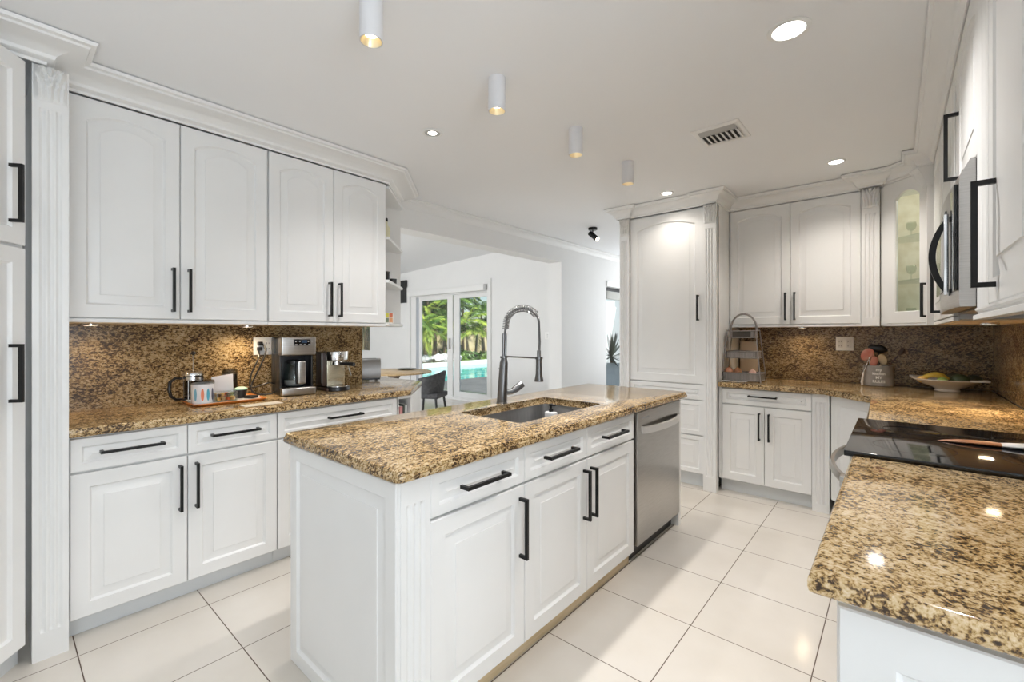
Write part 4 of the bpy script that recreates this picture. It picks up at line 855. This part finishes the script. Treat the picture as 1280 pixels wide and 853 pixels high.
b = B(); b.ringloops([[(x, y, z) for x, y, _ in rrect(-i_, i_, -i_ * 1.08, i_ * 1.08, .004, 0)] for i_, z in ((.13, -.0005), (.13, -.004), (.122, -.009), (.10, -.009), (.10, -.0005))]); obj('frame', b, TRIM, t)
b = B(); b.box(-.10, .10, -.108, .108, -.003, -.0006); obj('duct_shadow', b, mat('duct_dark', (.03, .03, .03), .7), t)
for k in range(7):
    b = B(); x = -.085 + k * .028; b.loops([[(x, y, -.004), (x + .003, y, -.004), (x + .02, y, -.016), (x + .017, y, -.016)] for y in (-.035, .10)]); obj('slat', b, TRIM, t)
b = B(); b.loops([[(x, -.105, -.006), (x, -.102, -.006), (x, -.045, -.014), (x, -.048, -.014)] for x in (-.1, .1)]); obj('deflector', b, mat('vent_grey', (.42, .42, .41), .5), t)
# under-cabinet pucks
for x, y, lb, e in ((-3.09, 1.04, 'small warm puck light under the left wall cabinets', 8.5), (-.6, 4.46, 'small warm puck light under the back wall cabinets', 5), (.36, 3.3, 'small warm puck light under the right wall cabinets by the fruit bowl', 20), (-3.08, .32, 'small warm puck light under the left wall cabinets beside the pillar', 3)):
    z = 1.3685 if x < -2 else 1.374
    t = thing('puck_light', lb, 'cabinet light', (x, y, z), 0); b = B(); b.lathe([(.035, 0), (.035, -.008), (.030, -.010)], n=28); obj('ring', b, CHROME, t); b = B(); b.lathe([(.027, -.0104), (.001, -.0108)], n=24, cap=False); obj('lamp', b, PUCK, t)
    lamp('puck_lamp', 'SPOT', (x, y, z - .015), e, (1, .78, .5), (0, 0, 0), spot_size=R(165), spot_blend=1, shadow_soft_size=.03)
# ================================================================ DINING ROOM
t = thing('dining_table', 'round wooden dining table beyond the counter end', 'table', (-5.75, 3.95, 0), 0)
b = B(); b.lathe([(.55, .725), (.56, .73), (.56, .745), (.55, .75), (.001, .75)], n=48); obj('tabletop', b, noisy(mat('honey_wood', (.6, .42, .22), .35), 5, (.52, .34, .16), (.7, .52, .3), (1, 9, 1)), t)
b = B(); b.lathe([(.28, 0), (.27, .02), (.06, .06), (.05, .6), (.12, .724)], n=28); obj('pedestal', b, mat('dark_wood', (.1, .06, .04), .4), t)
b = B(); b.lathe([(.10, 0), (.15, .012), (.152, .016), (.1, .006), (.001, .005)], (-5.85, 4.25, .751), 32); tag(obj('plate', b, mat('dark_green_glaze', (.08, .1, .07), .25)), 'dark green plate on the round dining table', 'plate')
CHM = noisy(mat('charcoal_fabric', (.06, .06, .065), .7), 30, (.05, .05, .055), (.08, .08, .085)); LEGM = mat('black_leg', (.02, .02, .02), .4)
def dchair(x, y, rz, lb):
    t = thing('dining_chair', lb, 'chair', (x, y, 0), rz, 'chairs at the dining table')
    b = B(); b.box(-.21, .21, -.21, .20, .42, .49, .02, 3); obj('seat', b, CHM, t)
    b = B(); L = []
    for k in range(13):
        a = R(-20 + 220 * k / 12); ox, oy = math.cos(a), math.sin(a); h = .80 - .10 * abs(k - 6) / 6
        L.append([(.21 * ox, .19 * oy, .47), (.25 * ox, .23 * oy, h), (.225 * ox, .205 * oy, h), (.185 * ox, .165 * oy, .47)])
    b.loops(L); obj('backrest', b, CHM, t)
    for sx in (-1, 1):
        for sy in (-1, 1): b = B(); b.tube([(sx * .16, sy * .15, .43), (sx * .21, sy * .20, 0)], [.018, .012], 10); obj('leg', b, LEGM, t)
dchair(-5.02, 4.04, -60, 'charcoal upholstered dining chair beside the round table in front of the glass door')
t = thing('wall_television', 'black flat television seen edge-on beside the corner shelf', 'television', (-8.6, 5.995, 2.0), 0)
b = B(); b.box(-.42, .38, -.05, -.005, 0, .5, .004); obj('casing', b, BLKP, t); b = B(); b.box(-.41, .37, -.0515, -.0495, .01, .49); obj('screen', b, BGLASS, t)
# ================================================================ OUTSIDE
DECK = noisy(mat('grey_patio', (.13, .13, .135), .6), 3, (.11, .11, .115), (.15, .15, .153))
b = B(); b.box(-10.05, 2, 6.151, 22, -.25, -.08); b.box(-10.6, -10.05, 6.151, 6.25, -.25, -.08); struct('patio', b, DECK)
GRD = noisy(mat('garden_soil', (.2, .17, .1), .9), 4, (.12, .14, .05), (.3, .25, .16))
b = B(); b.box(-40, -15.2, -12, 40, -.3, -.1); b.box(-40, 2, 22, 40, -.3, -.1); b.box(-15.2, -10.6, -12, 6.0, -.3, -.1); b.box(-15.2, -9.85, 18.5, 22, -.3, -.1); struct('garden_ground', b, GRD)
WAT = mat('pool_water', (.05, .62, .60), .08); noisy(WAT, 3, (.03, .55, .54), (.25, .80, .78), lo=.4, hi=.62, bump=.4)
b = B(); b.box(-14.99, -10.06, 6.3, 18.29, -.3, -.14); o_ = obj('pool_water', b, WAT); tag(o_, 'turquoise swimming pool water behind the sliding glass door', 'pool')
COP = mat('pool_coping', (.82, .84, .84), .5)
b = B(); b.box(-15.45, -15.0, 6.1, 18.5, -.3, .03); b.box(-15.0, -9.85, 18.3, 18.5, -.3, -.08); tag(obj('pool_wall', b, COP), 'white raised pool wall and coping around the pool', 'pool wall')
FEN = noisy(mat('cream_fence', (.62, .52, .3), .8), 2, (.55, .45, .25), (.7, .6, .38))
b = B(); b.box(-22, -21.8, 0, 30, -.1, 1.75); tag(obj('garden_wall', b, FEN), 'cream garden wall behind the palms', 'wall')
LEAF = [noisy(mat('palm_leaf_%d' % i, c1, .45), 3, c1, c2, lo=.3, hi=.7) for i, (c1, c2) in enumerate((((.05, .12, .02), (.20, .33, .05)), ((.12, .22, .02), (.5, .58, .09)), ((.03, .08, .02), (.12, .22, .05))))]
STEM = noisy(mat('palm_stem', (.2, .14, .08), .8), 12, (.12, .09, .05), (.28, .2, .12))
def frond(b, base, az, el, L_, dr, w_, n=16, rng=random):
    d0 = Vector((math.cos(az), math.sin(az), 0)); pts = []
    for k in range(n + 1):
        u = k / n; pts.append(base + d0 * (L_ * u * math.cos(el)) + Vector((0, 0, L_ * math.sin(el) * u - dr * u * u)))
    b.tube(pts, [.02 * (1 - .8 * k / n) for k in range(n + 1)], 4)
    side = Vector((-d0.y, d0.x, 0))
    for k in range(2, n + 1):
        for m_ in range(2):
            u = (k - .5 * m_) / n; p = pts[k - 1].lerp(pts[k], 1 - .5 * m_); fwd = (pts[k] - pts[k - 1]).normalized(); l = w_ * (math.sin(PI * min(1, u * .85 + .15)) * .8 + .2)
            for s in (-1, 1):
                tip = p + side * s * l * .75 + fwd * l * .6 + Vector((0, 0, -l * (.25 + .35 * rng.random()))); mid = p.lerp(tip, .45) + Vector((0, 0, l * .07)); wv_ = fwd * .028
                b._f([b.bm.verts.new(q) for q in (p - wv_ * .5, mid - wv_, tip, mid + wv_)])
def palm(x, y, h, nf, L_, ns, label, lm, rg, group=None):
    t = thing('palm_plant', label, 'palm', (x, y, -.1), 0, group)
    for s in range(ns):
        ox, oy = rg.uniform(-.25, .25) * (ns > 1), rg.uniform(-.25, .25) * (ns > 1); hh2 = h * rg.uniform(.7, 1)
        b = B(); b.tube([(ox, oy, 0), (ox * 1.5, oy * 1.5, hh2 * .5), (ox * 2, oy * 2, hh2)], [.09, .06, .05], 8); obj('stem', b, STEM, t)
        b = B(); base = Vector((ox * 2, oy * 2, hh2))
        for k in range(nf): frond(b, base, 2 * PI * k / nf + rg.random(), R(rg.uniform(5, 75)), L_ * rg.uniform(.75, 1.1), L_ * rg.uniform(.4, .9), .42, rng=rg)
        obj('fronds', b, lm, t)
rg = random.Random(3)
GP = 'palms and shrubs beyond the pool'
spots = [(-16.6, 13.2, 2.2, 1), (-16.9, 14.7, 2.6, 0), (-16.4, 16.0, 2.0, 1), (-17.5, 12.2, 2.9, 0), (-18.3, 14.2, 3.2, 1), (-16.5, 11.6, 2.0, 1), (-17.8, 15.8, 3.1, 0), (-18.6, 16.8, 3.2, 2), (-19.3, 13.2, 3.7, 2), (-19.8, 15.2, 3.8, 2), (-16.9, 17.4, 2.6, 0), (-19.0, 11.6, 3.6, 2), (-18.0, 10.4, 3.0, 0), (-19.5, 18.2, 3.8, 2), (-20.6, 16.6, 4.6, 0), (-20.8, 14.2, 4.7, 2), (-20.5, 12.4, 4.5, 1), (-20.4, 18.6, 4.4, 0), (-21.2, 15.4, 5.6, 2), (-21.3, 17.6, 5.4, 2), (-21.2, 13.2, 5.5, 2), (-18.8, 15.0, 4.2, 0), (-18.9, 17.6, 4.1, 1)]
for x, y, h, m_ in spots: palm(x, y, h, 11, 1.9, 1 if h > 3 else 2, 'green palm with arching fronds growing beyond the pool', LEAF[m_], rg, GP)
def bush(x, y, r, label, lm, n=500, flat=1):
    t = thing('garden_shrub', label, 'shrub', (x, y, -.1), 0, 'shrubs along the pool wall'); b = B()
    for i in range(n):
        d = Vector((rg.gauss(0, 1), rg.gauss(0, 1), abs(rg.gauss(0, 1)) * flat)).normalized() * r * rg.uniform(.4, 1); d.z *= flat; u = Vector((rg.gauss(0, 1), rg.gauss(0, 1), rg.gauss(0, 1))).normalized(); v = u.cross(d).normalized(); l = .11; 
        b._f([b.bm.verts.new(d + q) for q in (u * -l, v * l * .4, u * l, v * -l * .4)])
    obj('foliage', b, lm, t); b = B(); b.tube([(0, 0, 0), (0, 0, r * .7)], .03, 6); obj('stem', b, STEM, t)
for x, y, r, m_ in ((-16.2, 14.9, .55, 0), (-16.3, 15.7, .6, 2), (-16.2, 16.6, .5, 0), (-16.2, 14.2, .45, 2), (-17.0, 15.2, .8, 0), (-17.2, 13.4, .6, 2), (-18.2, 16.2, .9, 0)): bush(x, y, r, 'low leafy green shrub behind the white pool wall', LEAF[m_])
def big_tree(x, y, hz, label):
    t = thing('garden_tree', label, 'tree', (x, y, -.1), 0, 'tall trees behind the palms'); b = B()
    for i in range(1500):
        d = Vector((rg.gauss(0, 1), rg.gauss(0, 1), rg.gauss(0, 1))).normalized() * rg.uniform(.6, 1); c = Vector((d.x * 1.2, d.y * 1.2, hz + d.z * hz * .85)); u = Vector((rg.gauss(0, 1), rg.gauss(0, 1), rg.gauss(0, 1))).normalized(); v = u.cross(d).normalized(); l = .24
        b._f([b.bm.verts.new(c + q) for q in (u * -l, v * l * .4, u * l, v * -l * .4)])
    obj('foliage', b, DKL, t); b = B(); b.tube([(0, 0, 0), (0, 0, hz)], .12, 8); obj('trunk', b, STEM, t)
DKL = noisy(mat('dark_foliage', (.02, .05, .01), .5), 2, (.012, .035, .008), (.05, .11, .02), lo=.35, hi=.65)
for y in (9.4, 11.4, 13.4, 15.4, 17.4, 19.6): big_tree(-23.2, y + .4, 3.0, 'tall dark leafy tree rising behind the cream garden wall')
ROCK = noisy(mat('white_rock', (.6, .6, .62), .8), 6, (.4, .4, .42), (.75, .75, .78))
for k in range(9):
    b = B(); r = .22 + .12 * rg.random(); b.sphere((-15.9 - .5 * rg.random(), 11.6 + .35 * k, .05 + r * .3), r, 1.2, 1, .7, 10)
    for v in b.bm.verts: v.co += Vector((rg.uniform(-1, 1), rg.uniform(-1, 1), rg.uniform(-1, 1))) * .05
    tag(obj('garden_rock', b, ROCK), 'pale rock piled behind the white pool wall', 'rock', 'rocks behind the pool')
# yucca and chair on the patio outside the passage door
t = thing('yucca_plant', 'dark spiky yucca seen through the narrow door beside the pantry', 'plant', (-4.15, 7.75, -.08), 0)
b = B(); b.tube([(0, 0, 0), (.05, .02, .5), (.0, 0, .95)], [.05, .04, .035], 8); obj('stem', b, STEM, t)
b = B()
for k in range(70):
    a = rg.random() * 2 * PI; e = R(rg.uniform(-25, 80)); d = Vector((math.cos(a) * math.cos(e), math.sin(a) * math.cos(e), math.sin(e))); s_ = d.cross(Vector((0, 0, 1))).normalized(); p = Vector((0, 0, .95)); l = .5
    b._f([b.bm.verts.new(q) for q in (p - s_ * .012, p + d * l * .5 - s_ * .022, p + d * l, p + d * l * .5 + s_ * .022, p + s_ * .012)])
obj('leaves', b, mat('yucca_leaf', (.03, .04, .03), .5), t)
t = thing('patio_chair', 'white patio chair outside the narrow door beside the pantry', 'chair', (-3.95, 7.3, -.08), 30)
b = B(); b.box(-.25, .25, -.25, .25, .40, .44, .01); obj('seat', b, COP, t); b = B(); b.box(-.25, .25, .22, .26, .44, .85, .015); obj('backrest', b, COP, t)
for sx in (-1, 1):
    for sy in (-1, 1): b = B(); b.box(sx * .22 - .02, sx * .22 + .02, sy * .22 - .02, sy * .22 + .02, 0, .40); obj('leg', b, COP, t)
b = B(); b.box(-9, -3, 11.5, 11.6, -.08, 3.2); tag(obj('patio_screen', b, mat('white_render', (.8, .82, .84), .8)), 'white rendered garden wall outside the passage door', 'wall')
